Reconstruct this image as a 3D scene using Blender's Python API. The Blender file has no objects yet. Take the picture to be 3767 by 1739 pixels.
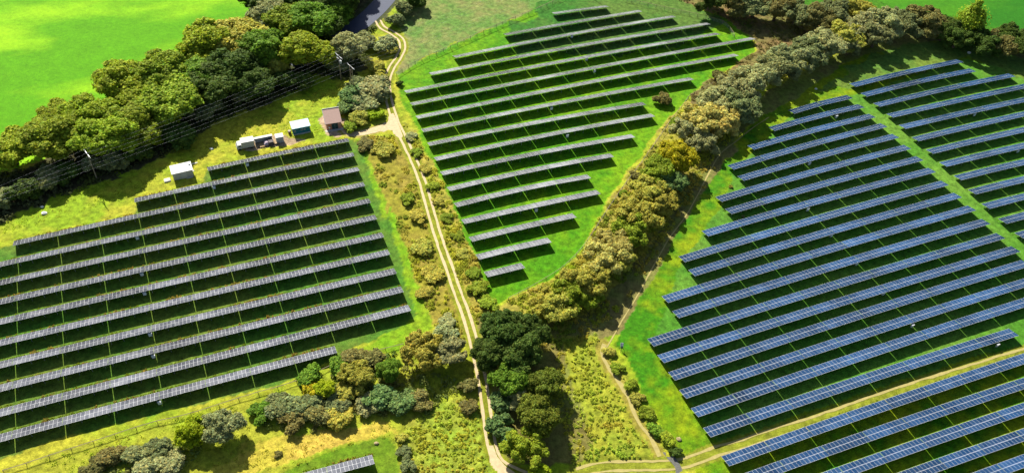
import bpy, bmesh, math, random
import numpy as np
from mathutils import Matrix, Vector

random.seed(7); RNG = np.random.default_rng(7)
C = bpy.context.scene.collection
R = math.radians

# ------------------------------------------------------------------ camera
CAM_H = 180.0
FOC, PITCH, ROLL = 3147.0, R(46.4), R(5.27)          # focal length in photo pixels
PW, PH = 3767.0, 1739.0
_f = np.array([0, math.cos(PITCH), -math.sin(PITCH)]); _r = np.array([1., 0, 0]); _u = np.cross(_r, _f)
_c, _s = math.cos(ROLL), math.sin(ROLL)
RT, UP, FW = _c*_r + _s*_u, -_s*_r + _c*_u, _f

def s2g(x, y, z=0.0):                                 # survey: a photo point to its place on the level z
    d = RT*((x-PW/2)/FOC) - UP*((y-PH/2)/FOC) + FW
    t = (z-CAM_H)/d[2]
    return np.array([d[0]*t, d[1]*t, z])
K = PW/2576.0
def d2g(x, y, z=0.0): return s2g(x*K, y*K, z)
def depth(p): return float(np.dot(np.array(p)-np.array([0, 0, CAM_H]), FW))
def A(x, y): return (x/1.3663, y/1.3663)
def B(x, y): return (942+x/1.3663, y/1.3663)
def Cc(x, y): return (1884+x/1.3663, y/1.3663)
def D(x, y): return (2826+x/1.3666, y/1.3666)
def E(x, y): return (x/1.3663, 869+y/1.3663)
def F(x, y): return (942+x/1.3663, 869+y/1.3663)
def G(x, y): return (1884+x/1.3663, 869+y/1.3663)
def H(x, y): return (2826+x/1.3666, 869+y/1.3666)
def Z(x, y): return (580+x/3.578, 380+y/3.578)

cd = bpy.data.cameras.new('camera'); cam = bpy.data.objects.new('camera', cd); C.objects.link(cam)
cd.sensor_width = 36; cd.lens = FOC/PW*36; cd.clip_end = 12000; cd.clip_start = 1
M = Matrix.Identity(4)
for i in range(3):
    M[i][0], M[i][1], M[i][2] = RT[i], UP[i], -FW[i]
M[2][3] = CAM_H; cam.matrix_world = M
bpy.context.scene.camera = cam

# ------------------------------------------------------------------ light
SUN_EL, SUN_AZ = R(38), R(-32)                        # azimuth clockwise from +y
w = bpy.data.worlds.new('World'); bpy.context.scene.world = w; w.use_nodes = True
nt = w.node_tree; bg = nt.nodes['Background']
sky = nt.nodes.new('ShaderNodeTexSky'); sky.sky_type = 'NISHITA'; sky.sun_disc = False
sky.sun_elevation = SUN_EL; sky.sun_rotation = SUN_AZ % (2*math.pi)
sky.air_density = 1.0; sky.dust_density = 1.5
nt.links.new(sky.outputs[0], bg.inputs[0]); bg.inputs[1].default_value = 0.06
sl = bpy.data.lights.new('sun', 'SUN'); sl.energy = 5.0; sl.angle = R(0.5); sl.color = (1, .95, .84)
so = bpy.data.objects.new('sun', sl); C.objects.link(so)
sd = Vector((math.sin(SUN_AZ)*math.cos(SUN_EL), math.cos(SUN_AZ)*math.cos(SUN_EL), math.sin(SUN_EL)))
so.rotation_euler = sd.to_track_quat('Z', 'Y').to_euler(); so.location = sd*300
vs = bpy.context.scene.view_settings
vs.view_transform = 'Standard'; vs.look = 'None'; vs.gamma = 1; vs.exposure = 1.15
bpy.context.scene.cycles.max_bounces = 6; bpy.context.scene.cycles.transparent_max_bounces = 4

# ------------------------------------------------------------------ materials
def mat(name, col, rough=.8, metal=0., var=0.0, vscale=3.0, spec=.3, bump=0.0, bscale=8.0):
    m = bpy.data.materials.new(name); m.use_nodes = True
    n = m.node_tree.nodes; l = m.node_tree.links; p = n['Principled BSDF']
    p.inputs['Roughness'].default_value = rough; p.inputs['Metallic'].default_value = metal
    p.inputs['Specular IOR Level'].default_value = spec
    if var or bump:
        tc = n.new('ShaderNodeTexCoord')
    if var:
        tx = n.new('ShaderNodeTexNoise'); tx.inputs['Scale'].default_value = vscale; tx.inputs['Detail'].default_value = 6
        l.new(tc.outputs['Object'], tx.inputs['Vector'])
        mx = n.new('ShaderNodeMix'); mx.data_type = 'RGBA'
        mx.inputs['A'].default_value = (*[c*(1-var) for c in col], 1); mx.inputs['B'].default_value = (*[min(1, c*(1+var)) for c in col], 1)
        l.new(tx.outputs['Fac'], mx.inputs['Factor']); l.new(mx.outputs['Result'], p.inputs['Base Color'])
    else:
        p.inputs['Base Color'].default_value = (*col, 1)
    if bump:
        t2 = n.new('ShaderNodeTexNoise'); t2.inputs['Scale'].default_value = bscale; t2.inputs['Detail'].default_value = 4
        l.new(tc.outputs['Object'], t2.inputs['Vector'])
        b = n.new('ShaderNodeBump'); b.inputs['Strength'].default_value = bump; b.inputs['Distance'].default_value = .1
        l.new(t2.outputs['Fac'], b.inputs['Height']); l.new(b.outputs[0], p.inputs['Normal'])
    return m

def attr_mat(name, rough=.9, noise=((1.6, .45), (.35, .25)), bump=.6, spec=.1, transl=0.0, objcol=False):
    """Colour from the mesh attribute 'col' (kinds of grass and soil, some with a shade tint), broken up by noise."""
    m = bpy.data.materials.new(name); m.use_nodes = True
    n = m.node_tree.nodes; l = m.node_tree.links; p = n['Principled BSDF']
    at = n.new('ShaderNodeAttribute'); at.attribute_name = 'col'
    cur = at.outputs['Color']
    if objcol:
        oi = n.new('ShaderNodeObjectInfo')
        mm = n.new('ShaderNodeMix'); mm.data_type = 'RGBA'; mm.blend_type = 'MULTIPLY'; mm.inputs['Factor'].default_value = 1
        l.new(cur, mm.inputs['A']); l.new(oi.outputs['Color'], mm.inputs['B']); cur = mm.outputs['Result']
    tc = n.new('ShaderNodeTexCoord')
    last = None
    for sc, amp in noise:
        tx = n.new('ShaderNodeTexNoise'); tx.inputs['Scale'].default_value = 1/sc; tx.inputs['Detail'].default_value = 5
        tx.inputs['Roughness'].default_value = .65
        l.new(tc.outputs['Object'], tx.inputs['Vector'])
        mr = n.new('ShaderNodeMapRange'); mr.inputs['From Min'].default_value = .3; mr.inputs['From Max'].default_value = .7
        mr.inputs['To Min'].default_value = 1-amp; mr.inputs['To Max'].default_value = 1+amp
        l.new(tx.outputs['Fac'], mr.inputs['Value'])
        mu = n.new('ShaderNodeVectorMath'); mu.operation = 'SCALE'
        l.new(cur, mu.inputs[0]); l.new(mr.outputs[0], mu.inputs['Scale']); cur = mu.outputs[0]; last = tx
    if bump and last:
        b = n.new('ShaderNodeBump'); b.inputs['Strength'].default_value = bump; b.inputs['Distance'].default_value = .25
        l.new(last.outputs['Fac'], b.inputs['Height']); l.new(b.outputs[0], p.inputs['Normal'])
    l.new(cur, p.inputs['Base Color'])
    p.inputs['Roughness'].default_value = rough; p.inputs['Specular IOR Level'].default_value = spec
    if transl:
        t = n.new('ShaderNodeBsdfTranslucent'); l.new(cur, t.inputs['Color'])
        ms = n.new('ShaderNodeMixShader'); ms.inputs[0].default_value = transl
        l.new(p.outputs[0], ms.inputs[1]); l.new(t.outputs[0], ms.inputs[2])
        l.new(ms.outputs[0], n['Material Output'].inputs['Surface'])
    return m

M_GROUND = attr_mat('ground_cover')
M_LAWN = attr_mat('field_grass', noise=((6, .12), (1.2, .18), (.35, .2)), bump=.4)
M_LEAF = attr_mat('foliage', noise=(), bump=0, rough=.75, spec=.15, transl=.40, objcol=True)
M_GRASS = attr_mat('grass_blades', noise=(), bump=0, rough=.8, spec=.1, transl=.5)
M_DIRT = mat('dirt', (.44, .34, .19), var=.35, vscale=1.2, bump=.4)
M_PATH = mat('dry_path', (.31, .26, .085), var=.3, vscale=1.0, bump=.4)
M_ASPH = mat('shade_tinted_asphalt', (.03, .04, .075), rough=.7, var=.2, vscale=.6)  # dark blue base has the tree shade over the road painted in
M_WHITE = mat('white_paint', (.50, .51, .50), rough=.5, var=.08)
M_ALU = mat('panel_frame', (.48, .49, .51), rough=.45, spec=.5)
M_STEEL = mat('galvanised_steel', (.30, .31, .32), rough=.5, metal=.5)
M_WOOD = mat('grey_timber', (.22, .17, .11), var=.3, vscale=4)
M_BARK = mat('bark', (.09, .065, .04), var=.4, vscale=3, bump=.5)
M_WIRE = mat('aluminium_wire', (.42, .43, .44), rough=.4)

def cell_mat(name, col, col2):
    m = bpy.data.materials.new(name); m.use_nodes = True
    n = m.node_tree.nodes; l = m.node_tree.links; p = n['Principled BSDF']
    at = n.new('ShaderNodeAttribute'); at.attribute_name = 'col'
    sp = n.new('ShaderNodeSeparateColor'); l.new(at.outputs['Color'], sp.inputs[0])
    oi = n.new('ShaderNodeObjectInfo')
    ad = n.new('ShaderNodeMath'); ad.operation = 'ADD'; l.new(sp.outputs[0], ad.inputs[0]); l.new(oi.outputs['Random'], ad.inputs[1])
    fr = n.new('ShaderNodeMath'); fr.operation = 'FRACT'; l.new(ad.outputs[0], fr.inputs[0])
    mx = n.new('ShaderNodeMix'); mx.data_type = 'RGBA'
    mx.inputs['A'].default_value = (*col, 1); mx.inputs['B'].default_value = (*col2, 1)
    l.new(fr.outputs[0], mx.inputs['Factor']); l.new(mx.outputs['Result'], p.inputs['Base Color'])
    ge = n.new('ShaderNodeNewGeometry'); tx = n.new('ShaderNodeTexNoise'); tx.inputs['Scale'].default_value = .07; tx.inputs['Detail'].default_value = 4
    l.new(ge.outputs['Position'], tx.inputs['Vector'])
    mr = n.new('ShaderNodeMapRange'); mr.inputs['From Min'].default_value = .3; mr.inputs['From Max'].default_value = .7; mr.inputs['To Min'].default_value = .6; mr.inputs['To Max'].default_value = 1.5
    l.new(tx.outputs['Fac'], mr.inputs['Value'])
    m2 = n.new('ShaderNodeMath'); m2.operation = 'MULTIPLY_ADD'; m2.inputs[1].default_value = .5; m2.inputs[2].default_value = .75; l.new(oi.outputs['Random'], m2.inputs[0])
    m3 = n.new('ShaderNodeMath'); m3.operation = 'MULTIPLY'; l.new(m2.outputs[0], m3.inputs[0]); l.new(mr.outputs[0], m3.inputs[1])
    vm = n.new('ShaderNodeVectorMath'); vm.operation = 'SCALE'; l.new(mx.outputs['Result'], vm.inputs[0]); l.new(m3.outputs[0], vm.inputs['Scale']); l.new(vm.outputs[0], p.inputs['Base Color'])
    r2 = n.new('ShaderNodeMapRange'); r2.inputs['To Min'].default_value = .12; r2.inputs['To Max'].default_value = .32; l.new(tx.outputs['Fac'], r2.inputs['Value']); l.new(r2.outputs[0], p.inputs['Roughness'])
    p.inputs['Specular IOR Level'].default_value = .28
    return m
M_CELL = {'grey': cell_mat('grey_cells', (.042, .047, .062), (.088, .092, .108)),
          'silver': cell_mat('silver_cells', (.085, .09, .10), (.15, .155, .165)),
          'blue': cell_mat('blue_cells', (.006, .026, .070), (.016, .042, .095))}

# ------------------------------------------------------------------ helpers
def obj(name, me, m=None, parent=None):
    o = bpy.data.objects.new(name, me); C.objects.link(o)
    if m and me is not None and not me.materials: me.materials.append(m)
    if parent: o.parent = parent
    return o
def tag(o, label, cat, group=None):
    o['label'] = label; o['category'] = cat
    if group: o['group'] = group
    return o
def empty(name, loc, rz=0.0):
    o = bpy.data.objects.new(name, None); C.objects.link(o); o.location = loc; o.rotation_euler = (0, 0, rz)
    o.empty_display_size = .2
    return o
def struct(o, kind='structure'): o['kind'] = kind; return o
def pymesh(name, v, f, col=None, smooth=False):
    me = bpy.data.meshes.new(name); me.from_pydata([tuple(p) for p in v], [], [tuple(q) for q in f])
    if col is not None:
        a = me.color_attributes.new('col', 'FLOAT_COLOR', 'POINT')
        cc = np.ones((len(v), 4), np.float32); cc[:, :3] = col; a.data.foreach_set('color', cc.ravel())
    if smooth: me.polygons.foreach_set('use_smooth', [True]*len(me.polygons))
    me.update(); return me
def quadmesh(name, V, col, n_per=4):
    """V: (n, n_per, 3) loose faces, built fast."""
    n = V.shape[0]; me = bpy.data.meshes.new(name)
    me.vertices.add(n*n_per); me.vertices.foreach_set('co', V.astype(np.float32).ravel())
    me.loops.add(n*n_per); me.loops.foreach_set('vertex_index', np.arange(n*n_per, dtype=np.int32))
    me.polygons.add(n); me.polygons.foreach_set('loop_start', np.arange(0, n*n_per, n_per, dtype=np.int32))
    me.update(calc_edges=True)
    a = me.color_attributes.new('col', 'FLOAT_COLOR', 'POINT')
    cc = np.ones((n, n_per, 4), np.float32); cc[:, :, :3] = col[:, None, :]; a.data.foreach_set('color', cc.ravel())
    me.validate(); return me
class MB:
    def __init__(s): s.b = bmesh.new()
    def box(s, c, d, rz=0., rx=0., bev=0.):
        r = bmesh.ops.create_cube(s.b, size=1)
        Mx = Matrix.Translation(c) @ Matrix.Rotation(rz, 4, 'Z') @ Matrix.Rotation(rx, 4, 'X') @ Matrix.Diagonal((*d, 1))
        bmesh.ops.transform(s.b, matrix=Mx, verts=r['verts'])
        if bev:
            es = list({e for v in r['verts'] for e in v.link_edges})
            bmesh.ops.bevel(s.b, geom=es, offset=bev, segments=1, affect='EDGES')
        return s
    def rod(s, a, b, r0, r1=None, n=6):
        a, b = Vector(a), Vector(b); d = b-a
        r = bmesh.ops.create_cone(s.b, cap_ends=True, segments=n, radius1=r0, radius2=r0 if r1 is None else r1, depth=d.length)
        Mx = Matrix.Translation((a+b)/2) @ d.to_track_quat('Z', 'Y').to_matrix().to_4x4()
        bmesh.ops.transform(s.b, matrix=Mx, verts=r['verts']); return s
    def poly(s, pts):
        s.b.faces.new([s.b.verts.new(p) for p in pts]); return s
    def prism(s, prof, x0, x1):                       # profile in (y, z), along x
        a = [s.b.verts.new((x0, y, z)) for y, z in prof]; b = [s.b.verts.new((x1, y, z)) for y, z in prof]
        n = len(prof); s.b.faces.new(a[::-1]); s.b.faces.new(b)
        for i in range(n): s.b.faces.new((a[i], a[(i+1) % n], b[(i+1) % n], b[i]))
        bmesh.ops.recalc_face_normals(s.b, faces=s.b.faces); return s
    def mesh(s, name):
        me = bpy.data.meshes.new(name); s.b.to_mesh(me); s.b.free(); return me
    def build(s, name, m, parent=None): return obj(name, s.mesh(name), m, parent)

_LAT = RNG.random((8, 257, 257))
def vn(x, y, scale, seed=0):
    x = np.asarray(x, float)/scale+seed*17.3+500; y = np.asarray(y, float)/scale+seed*9.7+500
    xi, yi = np.floor(x).astype(int), np.floor(y).astype(int); fx, fy = x-xi, y-yi
    fx = fx*fx*(3-2*fx); fy = fy*fy*(3-2*fy); L = _LAT[seed % 8]
    a, b = xi % 256, yi % 256
    return (L[a, b]*(1-fx)*(1-fy)+L[a+1, b]*fx*(1-fy)+L[a, b+1]*(1-fx)*fy+L[a+1, b+1]*fx*fy)
def fbm(x, y, scale, seed=0, o=4):
    t = 0; amp = .5; tot = 0
    for i in range(o):
        t = t+amp*vn(x, y, scale/2**i, seed+i); tot += amp; amp *= .55
    return t/tot
def inside(poly, x, y):
    r = np.zeros(x.shape, bool); n = len(poly)
    for i in range(n):
        x0, y0 = poly[i][:2]; x1, y1 = poly[(i+1) % n][:2]
        c = ((y0 > y) != (y1 > y))
        if y1 != y0: r ^= c & (x < (x1-x0)*(y-y0)/(y1-y0)+x0)
    return r
def gp(pts): return [d2g(*p) for p in pts]
def smooth_path(pts, step=1.5):
    P = [np.array(p[:2]) for p in pts]; P = [2*P[0]-P[1]]+P+[2*P[-1]-P[-2]]; out = []
    for i in range(1, len(P)-2):
        n = max(2, int(np.linalg.norm(P[i+1]-P[i])/step))
        for k in range(n):
            t = k/n
            out.append(.5*((2*P[i])+(P[i+1]-P[i-1])*t+(2*P[i-1]-5*P[i]+4*P[i+1]-P[i+2])*t*t+(-P[i-1]+3*P[i]-3*P[i+1]+P[i+2])*t**3))
    out.append(P[-2]); return np.array(out)
def normals2(P):
    t = np.gradient(P, axis=0); t /= np.linalg.norm(t, axis=1)[:, None]+1e-9
    return np.stack([-t[:, 1], t[:, 0]], 1)

# ------------------------------------------------------------------ lie of the land: kinds of grass and soil, some tinted for shade
TRACK = smooth_path([s2g(x*K, y*K) for x, y in [(951, 52), (962, 70), (985, 82), (1007, 99), (1013, 120), (1002, 145), (985, 172), (974, 202), (976, 240), (986, 280), (999, 315), (1014, 346), (1037, 395), (1061, 452), (1082, 525), (1102, 594), (1127, 665), (1151, 735), (1173, 795), (1189, 850), (1201, 900), (1213, 960), (1222, 1020), (1231, 1085), (1243, 1140), (1268, 1172), (1320, 1196), (1400, 1220)]], 1.2)
PATH = smooth_path([s2g(*G(x, y)) for x, y in [(462, 540), (448, 585), (478, 645), (535, 725), (592, 830), (634, 930), (694, 1010), (742, 1105)]], 1.5)
PATH2 = smooth_path([s2g(*G(x, y)) for x, y in [(470, 570), (520, 480), (575, 385), (640, 280), (710, 150), (790, 10)]]+[s2g(*Cc(x, y)) for x, y in [(870, 1090), (935, 975), (1000, 850), (1050, 770), (1120, 715), (1200, 650), (1290, 590)]], 1.5)
LANE = smooth_path([s2g(*G(x, y)) for x, y in [(330, 1190), (440, 1160), (600, 1152), (740, 1150), (850, 1142), (950, 1110), (1060, 1070), (1170, 1040)]]+[s2g(*H(x, y)) for x, y in [(0, 1000), (300, 905), (640, 785), (960, 685), (1286, 585), (1450, 530)]], 1.5)
ROAD = smooth_path([s2g(*B(x, y)) for x, y in [(180, 330), (330, 250), (440, 175), (530, 115), (612, 40), (680, -40), (760, -150), (860, -300)]], 3)
SPUR = smooth_path([s2g(*B(x, y)) for x, y in [(692, 632), (640, 640), (590, 655), (540, 668), (470, 672), (430, 640)]], 1.2)

BRIGHT = [(-300, -250), (660, -250), (640, 30), (560, 110), (470, 215), (330, 320), (160, 390), (0, 440), (-300, 520)]
ZONES = [
 # name, polygon (display px), colour a, colour b, bump height, edge wobble m
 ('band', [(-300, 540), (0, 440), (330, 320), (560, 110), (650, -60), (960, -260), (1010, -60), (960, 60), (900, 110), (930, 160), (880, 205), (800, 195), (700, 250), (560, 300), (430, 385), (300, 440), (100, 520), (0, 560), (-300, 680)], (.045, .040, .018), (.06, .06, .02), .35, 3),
 ('Lfield', [(-300, 690), (30, 616), (180, 588), (332, 552), (342, 502), (518, 466), (526, 424), (880, 350), (910, 372), (980, 560), (1045, 780), (1050, 810), (860, 880), (860, 900), (700, 960), (480, 1020), (0, 1150), (-300, 1230)], (.05, .14, .012), (.10, .15, .018), .14, 1.0),  # green shifted to carry the shadow tone between the rows
 ('Lverge', [(885, 350), (925, 352), (1000, 540), (1060, 700), (1100, 830), (1000, 880), (900, 900), (855, 895), (1050, 800), (985, 590), (910, 380)], (.11, .24, .006), (.20, .26, .012), .2, 1.5),
 ('scrub', [(905, 345), (960, 338), (1010, 345), (1055, 430), (1100, 590), (1180, 830), (1190, 860), (1120, 850), (1080, 800), (1045, 690), (980, 520), (935, 420)], (.20, .19, .018), (.21, .16, .028), .35, 1.5),
 ('verge', [(1005, 300), (1040, 330), (1100, 420), (1180, 600), (1235, 740), (1245, 790), (1190, 830), (1150, 720), (1090, 530), (1040, 390)], (.27, .22, .035), (.21, .22, .025), .3, 1.5),
 ('northmeadow', [(1000, 60), (1010, -60), (1500, -150), (1420, -20), (1270, 60), (1150, 110), (1050, 160), (1000, 190), (990, 180), (1020, 120)], (.085, .17, .03), (.19, .18, .06), .10, 2),
 ('Mlawn', [(1000, 190), (1050, 160), (1150, 110), (1270, 60), (1420, -20), (1560, -80), (1700, 0), (1830, 50), (1890, 100), (1900, 130), (1760, 215), (1690, 290), (1640, 350), (1560, 460), (1500, 550), (1455, 635), (1390, 700), (1250, 765), (1235, 760), (1180, 610), (1100, 430), (1040, 310), (1010, 250)], (.05, .18, .003), (.12, .24, .004), .10, .8),
 ('Mtop', [(1270, 70), (1420, -30), (1560, -90), (1700, 0), (1840, 60), (1700, 130), (1300, 130)], (.030, .12, .012), (.07, .13, .02), .1, 4),  # darker green paints in the dimmer light over the far lawn
 ('hill', [(1560, -300), (2950, -320), (2950, 150), (2600, 115), (2480, 80), (2270, 55), (2100, 30), (1760, 0), (1600, -60)], (.03, .12, .006), (.045, .14, .006), 0, 2),
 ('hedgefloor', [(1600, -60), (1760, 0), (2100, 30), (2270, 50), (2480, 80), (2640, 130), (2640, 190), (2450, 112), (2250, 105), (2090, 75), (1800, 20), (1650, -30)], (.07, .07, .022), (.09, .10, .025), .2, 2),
 ('Eheath', [(1560, -80), (1800, -100), (2090, 70), (2060, 120), (1960, 170), (1900, 200), (1760, 270), (1720, 260), (1760, 215), (1905, 130), (1890, 100), (1830, 50), (1700, 0)], (.12, .12, .03), (.17, .11, .045), .4, 2),
 ('hedgefoot', [(1690, 290), (1780, 250), (1850, 330), (1800, 420), (1750, 520), (1680, 640), (1560, 780), (1440, 870), (1300, 900), (1230, 780), (1390, 705), (1460, 640), (1510, 545), (1570, 460), (1650, 350)], (.24, .23, .025), (.22, .18, .04), .35, 1.5),
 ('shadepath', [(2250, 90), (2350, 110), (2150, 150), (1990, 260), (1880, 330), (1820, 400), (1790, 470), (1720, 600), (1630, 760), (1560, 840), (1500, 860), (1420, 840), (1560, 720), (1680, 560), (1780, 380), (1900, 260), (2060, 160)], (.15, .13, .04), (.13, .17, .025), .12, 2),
 ('Rlawn', [(2350, 105), (2450, 105), (2576, 150), (3000, 260), (3000, 1300), (1800, 1300), (1740, 1165), (1690, 1130), (1650, 1040), (1600, 950), (1545, 870), (1600, 760), (1700, 600), (1790, 450), (1830, 400), (1900, 310), (2010, 240), (2160, 140)], (.035, .15, .003), (.17, .22, .004), .10, 1.0),
 ('Rfield', [(2000, 280), (2130, 245), (2430, 150), (2640, 200), (2640, 870), (2540, 870), (1800, 1110), (1640, 860), (1720, 650), (1830, 500), (1850, 420)], (.05, .16, .012), (.09, .19, .02), .10, .6),  # blue-green ground tint painted in for the row shadows
 ('Rfar', [(2200, 130), (2400, 105), (2500, 120), (2640, 170), (2640, 230), (2450, 150), (2200, 200), (2050, 240)], (.11, .16, .02), (.07, .15, .02), .15, 3),
 ('triangle', [(1400, 860), (1500, 840), (1530, 870), (1600, 1000), (1665, 1140), (1600, 1160), (1440, 1165), (1400, 1000)], (.24, .24, .02), (.17, .22, .018), .35, 1.5),
 ('belt', [(1185, 800), (1400, 800), (1420, 900), (1480, 1100), (1480, 1165), (1300, 1165), (1250, 1130), (1215, 960)], (.14, .12, .03), (.15, .18, .03), .3, 1.5),
 ('Sgrass', [(400, 1060), (720, 965), (860, 905), (1000, 880), (1170, 900), (1205, 980), (1235, 1150), (1240, 1300), (-200, 1400), (-200, 1260), (0, 1200)], (.19, .26, .014), (.24, .25, .02), .2, 2),
 ('orange', [(600, 1130), (800, 1085), (960, 1060), (1010, 1085), (960, 1098), (700, 1160), (560, 1200), (520, 1180)], (.40, .29, .045), (.33, .29, .03), .12, 2),
 ('Tlawn', [(640, 1220), (720, 1180), (850, 1130), (960, 1098), (985, 1105), (1005, 1150), (1010, 1220)], (.08, .16, .006), (.11, .17, .01), .06, .6),
 ('Sscrub', [(1040, 1050), (1170, 1000), (1205, 1010), (1232, 1150), (1235, 1260), (1060, 1260), (1000, 1120)], (.17, .25, .02), (.22, .22, .025), .4, 1.5),
 ('dirtyard', [(596, 372), (640, 352), (705, 338), (735, 350), (770, 352), (735, 366), (690, 370), (630, 382)], (.34, .26, .16), (.28, .2, .12), .05, .5),
 ('yard2', [(800, 300), (818, 285), (870, 300), (885, 330), (850, 345), (822, 340)], (.36, .26, .17), (.30, .22, .13), .04, .4),
]
gx = np.concatenate([[-6000, -1500, -500, -300], np.arange(-225, 250, .6), [320, 520, 1500, 6000]])
gy = np.concatenate([[-3000, -500, 0, 50], np.arange(76, 372, .6), [390, 440, 600, 1500, 7000]])
XX, YY = np.meshgrid(gx, gy, indexing='ij')
w1 = (fbm(XX, YY, 7, 1)-.5)*2; w2 = (fbm(XX, YY, 7, 4)-.5)*2
n1 = fbm(XX, YY, 22, 2); n2 = fbm(XX, YY, 3.5, 3)
mixf = np.clip((n1*.6+n2*.4-.5)*3.8+.5, 0, 1)[..., None]
COL = (1-mixf)*np.array([.17, .26, .010])+mixf*np.array([.29, .28, .022]); AMP = np.full(XX.shape, .20)
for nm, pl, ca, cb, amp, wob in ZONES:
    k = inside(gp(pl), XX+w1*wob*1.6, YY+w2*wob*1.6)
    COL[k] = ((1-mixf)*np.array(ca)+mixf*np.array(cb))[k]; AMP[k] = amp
far = (XX < -300) | (XX > 320) | (YY > 390) | (YY < 50)
AMP[far] = 0; COL[far] = (.06, .13, .01)
def near_path(P, rad):
    m = np.zeros(XX.shape, bool)
    for px, py in P:
        i0, i1 = np.searchsorted(gx, [px-rad, px+rad]); j0, j1 = np.searchsorted(gy, [py-rad, py+rad])
        m[i0:i1, j0:j1] |= (XX[i0:i1, j0:j1]-px)**2+(YY[i0:i1, j0:j1]-py)**2 < rad*rad
    return m
for P, rad, col in ((TRACK, 2.2, (.17, .19, .012)), (PATH, 1.6, (.22, .19, .03)), (PATH2, 1.0, None), (LANE, 2.3, (.17, .19, .015)), (ROAD, 5.5, (.05, .06, .02)), (SPUR, 2.2, (.24, .22, .04))):
    k = near_path(P, rad); AMP[k] = 0.02
    if col: COL[k] = np.array(col)*(.8+.4*n2[k])[:, None]
BR = inside(gp(BRIGHT), XX, YY); AMP[BR] = 0
hb = np.clip(fbm(XX, YY, 1.9, 5, 3)*1.5-.25, 0, 1)**1.3+.35*fbm(XX, YY, 6, 6, 2)
ZZ = AMP*hb
def ground_z(x, y):
    i = np.clip(np.searchsorted(gx, x), 1, len(gx)-1); j = np.clip(np.searchsorted(gy, y), 1, len(gy)-1)
    return ZZ[i, j]
def ground_c(x, y):
    i = np.clip(np.searchsorted(gx, x), 1, len(gx)-1); j = np.clip(np.searchsorted(gy, y), 1, len(gy)-1)
    return COL[i, j]
def grid_mesh(name, X, Y, Zv, col):
    nx, ny = X.shape; me = bpy.data.meshes.new(name)
    V = np.stack([X, Y, Zv], -1).astype(np.float32)
    idx = np.arange(nx*ny).reshape(nx, ny)
    q = np.stack([idx[:-1, :-1], idx[1:, :-1], idx[1:, 1:], idx[:-1, 1:]], -1).reshape(-1, 4)
    me.vertices.add(nx*ny); me.vertices.foreach_set('co', V.ravel())
    me.loops.add(q.size); me.loops.foreach_set('vertex_index', q.astype(np.int32).ravel())
    me.polygons.add(len(q)); me.polygons.foreach_set('loop_start', np.arange(0, q.size, 4, dtype=np.int32))
    me.polygons.foreach_set('use_smooth', np.ones(len(q), bool)); me.update(calc_edges=True)
    a = me.color_attributes.new('col', 'FLOAT_COLOR', 'POINT')
    cc = np.ones((nx*ny, 4), np.float32); cc[:, :3] = col.reshape(-1, 3); a.data.foreach_set('color', cc.ravel())
    return me
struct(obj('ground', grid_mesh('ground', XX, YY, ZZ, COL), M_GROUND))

def sheet(name, poly, z, ca, cb, m, step=1.5):
    P = np.array([p[:2] for p in poly]); lo, hi = P.min(0), P.max(0)
    bm = bmesh.new(); ns = []
    n = len(P); ring = []
    for i in range(n):
        a, b = P[i], P[(i+1) % n]; k = max(1, int(np.linalg.norm(b-a)/step))
        for t in range(k): ring.append(a+(b-a)*t/k)
    ring = np.array(ring); ring += np.stack([(fbm(ring[:, 0], ring[:, 1], 4, 2)-.5)*1.6, (fbm(ring[:, 0], ring[:, 1], 4, 5)-.5)*1.6], 1)
    bm.faces.new([bm.verts.new((x, y, z)) for x, y in ring]); bmesh.ops.triangulate(bm, faces=bm.faces)
    me = bpy.data.meshes.new(name); bm.to_mesh(me); bm.free()
    nv = len(me.vertices); co = np.zeros(nv*3, np.float32); me.vertices.foreach_get('co', co); co = co.reshape(-1, 3)
    return me
def field_mesh(name, poly, z, ca, cb):
    P = np.array([p[:2] for p in poly]); lo, hi = P.min(0)-2, P.max(0)+2
    xs = np.arange(lo[0], hi[0], 1.0); ys = np.arange(lo[1], hi[1], 1.0)
    X, Y = np.meshgrid(xs, ys, indexing='ij')
    k = inside(poly, X+(fbm(X, Y, 5, 1)-.5)*3, Y+(fbm(X, Y, 5, 2)-.5)*3)
    f = k[:-1, :-1] & k[1:, :-1] & k[1:, 1:] & k[:-1, 1:]
    idx = np.arange(X.size).reshape(X.shape)
    q = np.stack([idx[:-1, :-1], idx[1:, :-1], idx[1:, 1:], idx[:-1, 1:]], -1)[f]
    used, inv = np.unique(q.ravel(), return_inverse=True); q = inv.reshape(-1, 4)
    V = np.stack([X.ravel()[used], Y.ravel()[used], np.full(len(used), z)], -1)
    t = np.clip((fbm(V[:, 0]*.5+V[:, 1]*.3, V[:, 1]*1.5-V[:, 0]*.6, 30, 3, 6)-.5)*3.8+.5, 0, 1)[:, None]
    me = bpy.data.meshes.new(name)
    me.vertices.add(len(V)); me.vertices.foreach_set('co', V.astype(np.float32).ravel())
    me.loops.add(q.size); me.loops.foreach_set('vertex_index', q.astype(np.int32).ravel())
    me.polygons.add(len(q)); me.polygons.foreach_set('loop_start', np.arange(0, q.size, 4, dtype=np.int32)); me.update(calc_edges=True)
    a = me.color_attributes.new('col', 'FLOAT_COLOR', 'POINT')
    cc = np.ones((len(V), 4), np.float32); cc[:, :3] = (1-t)*np.array(ca)+t*np.array(cb); a.data.foreach_set('color', cc.ravel())
    return me
struct(obj('pasture', field_mesh('pasture', gp(BRIGHT), .03, (.070, .235, .002), (.21, .41, .006)), M_LAWN))
struct(obj('hill_pasture', field_mesh('hill_pasture', gp([(1600, -300), (2900, -300), (2900, 140), (2600, 110), (2490, 70), (2380, 40), (2270, 30), (2180, -5), (1760, -40)]), .03, (.02, .12, .006), (.045, .17, .006)), M_LAWN))

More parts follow.
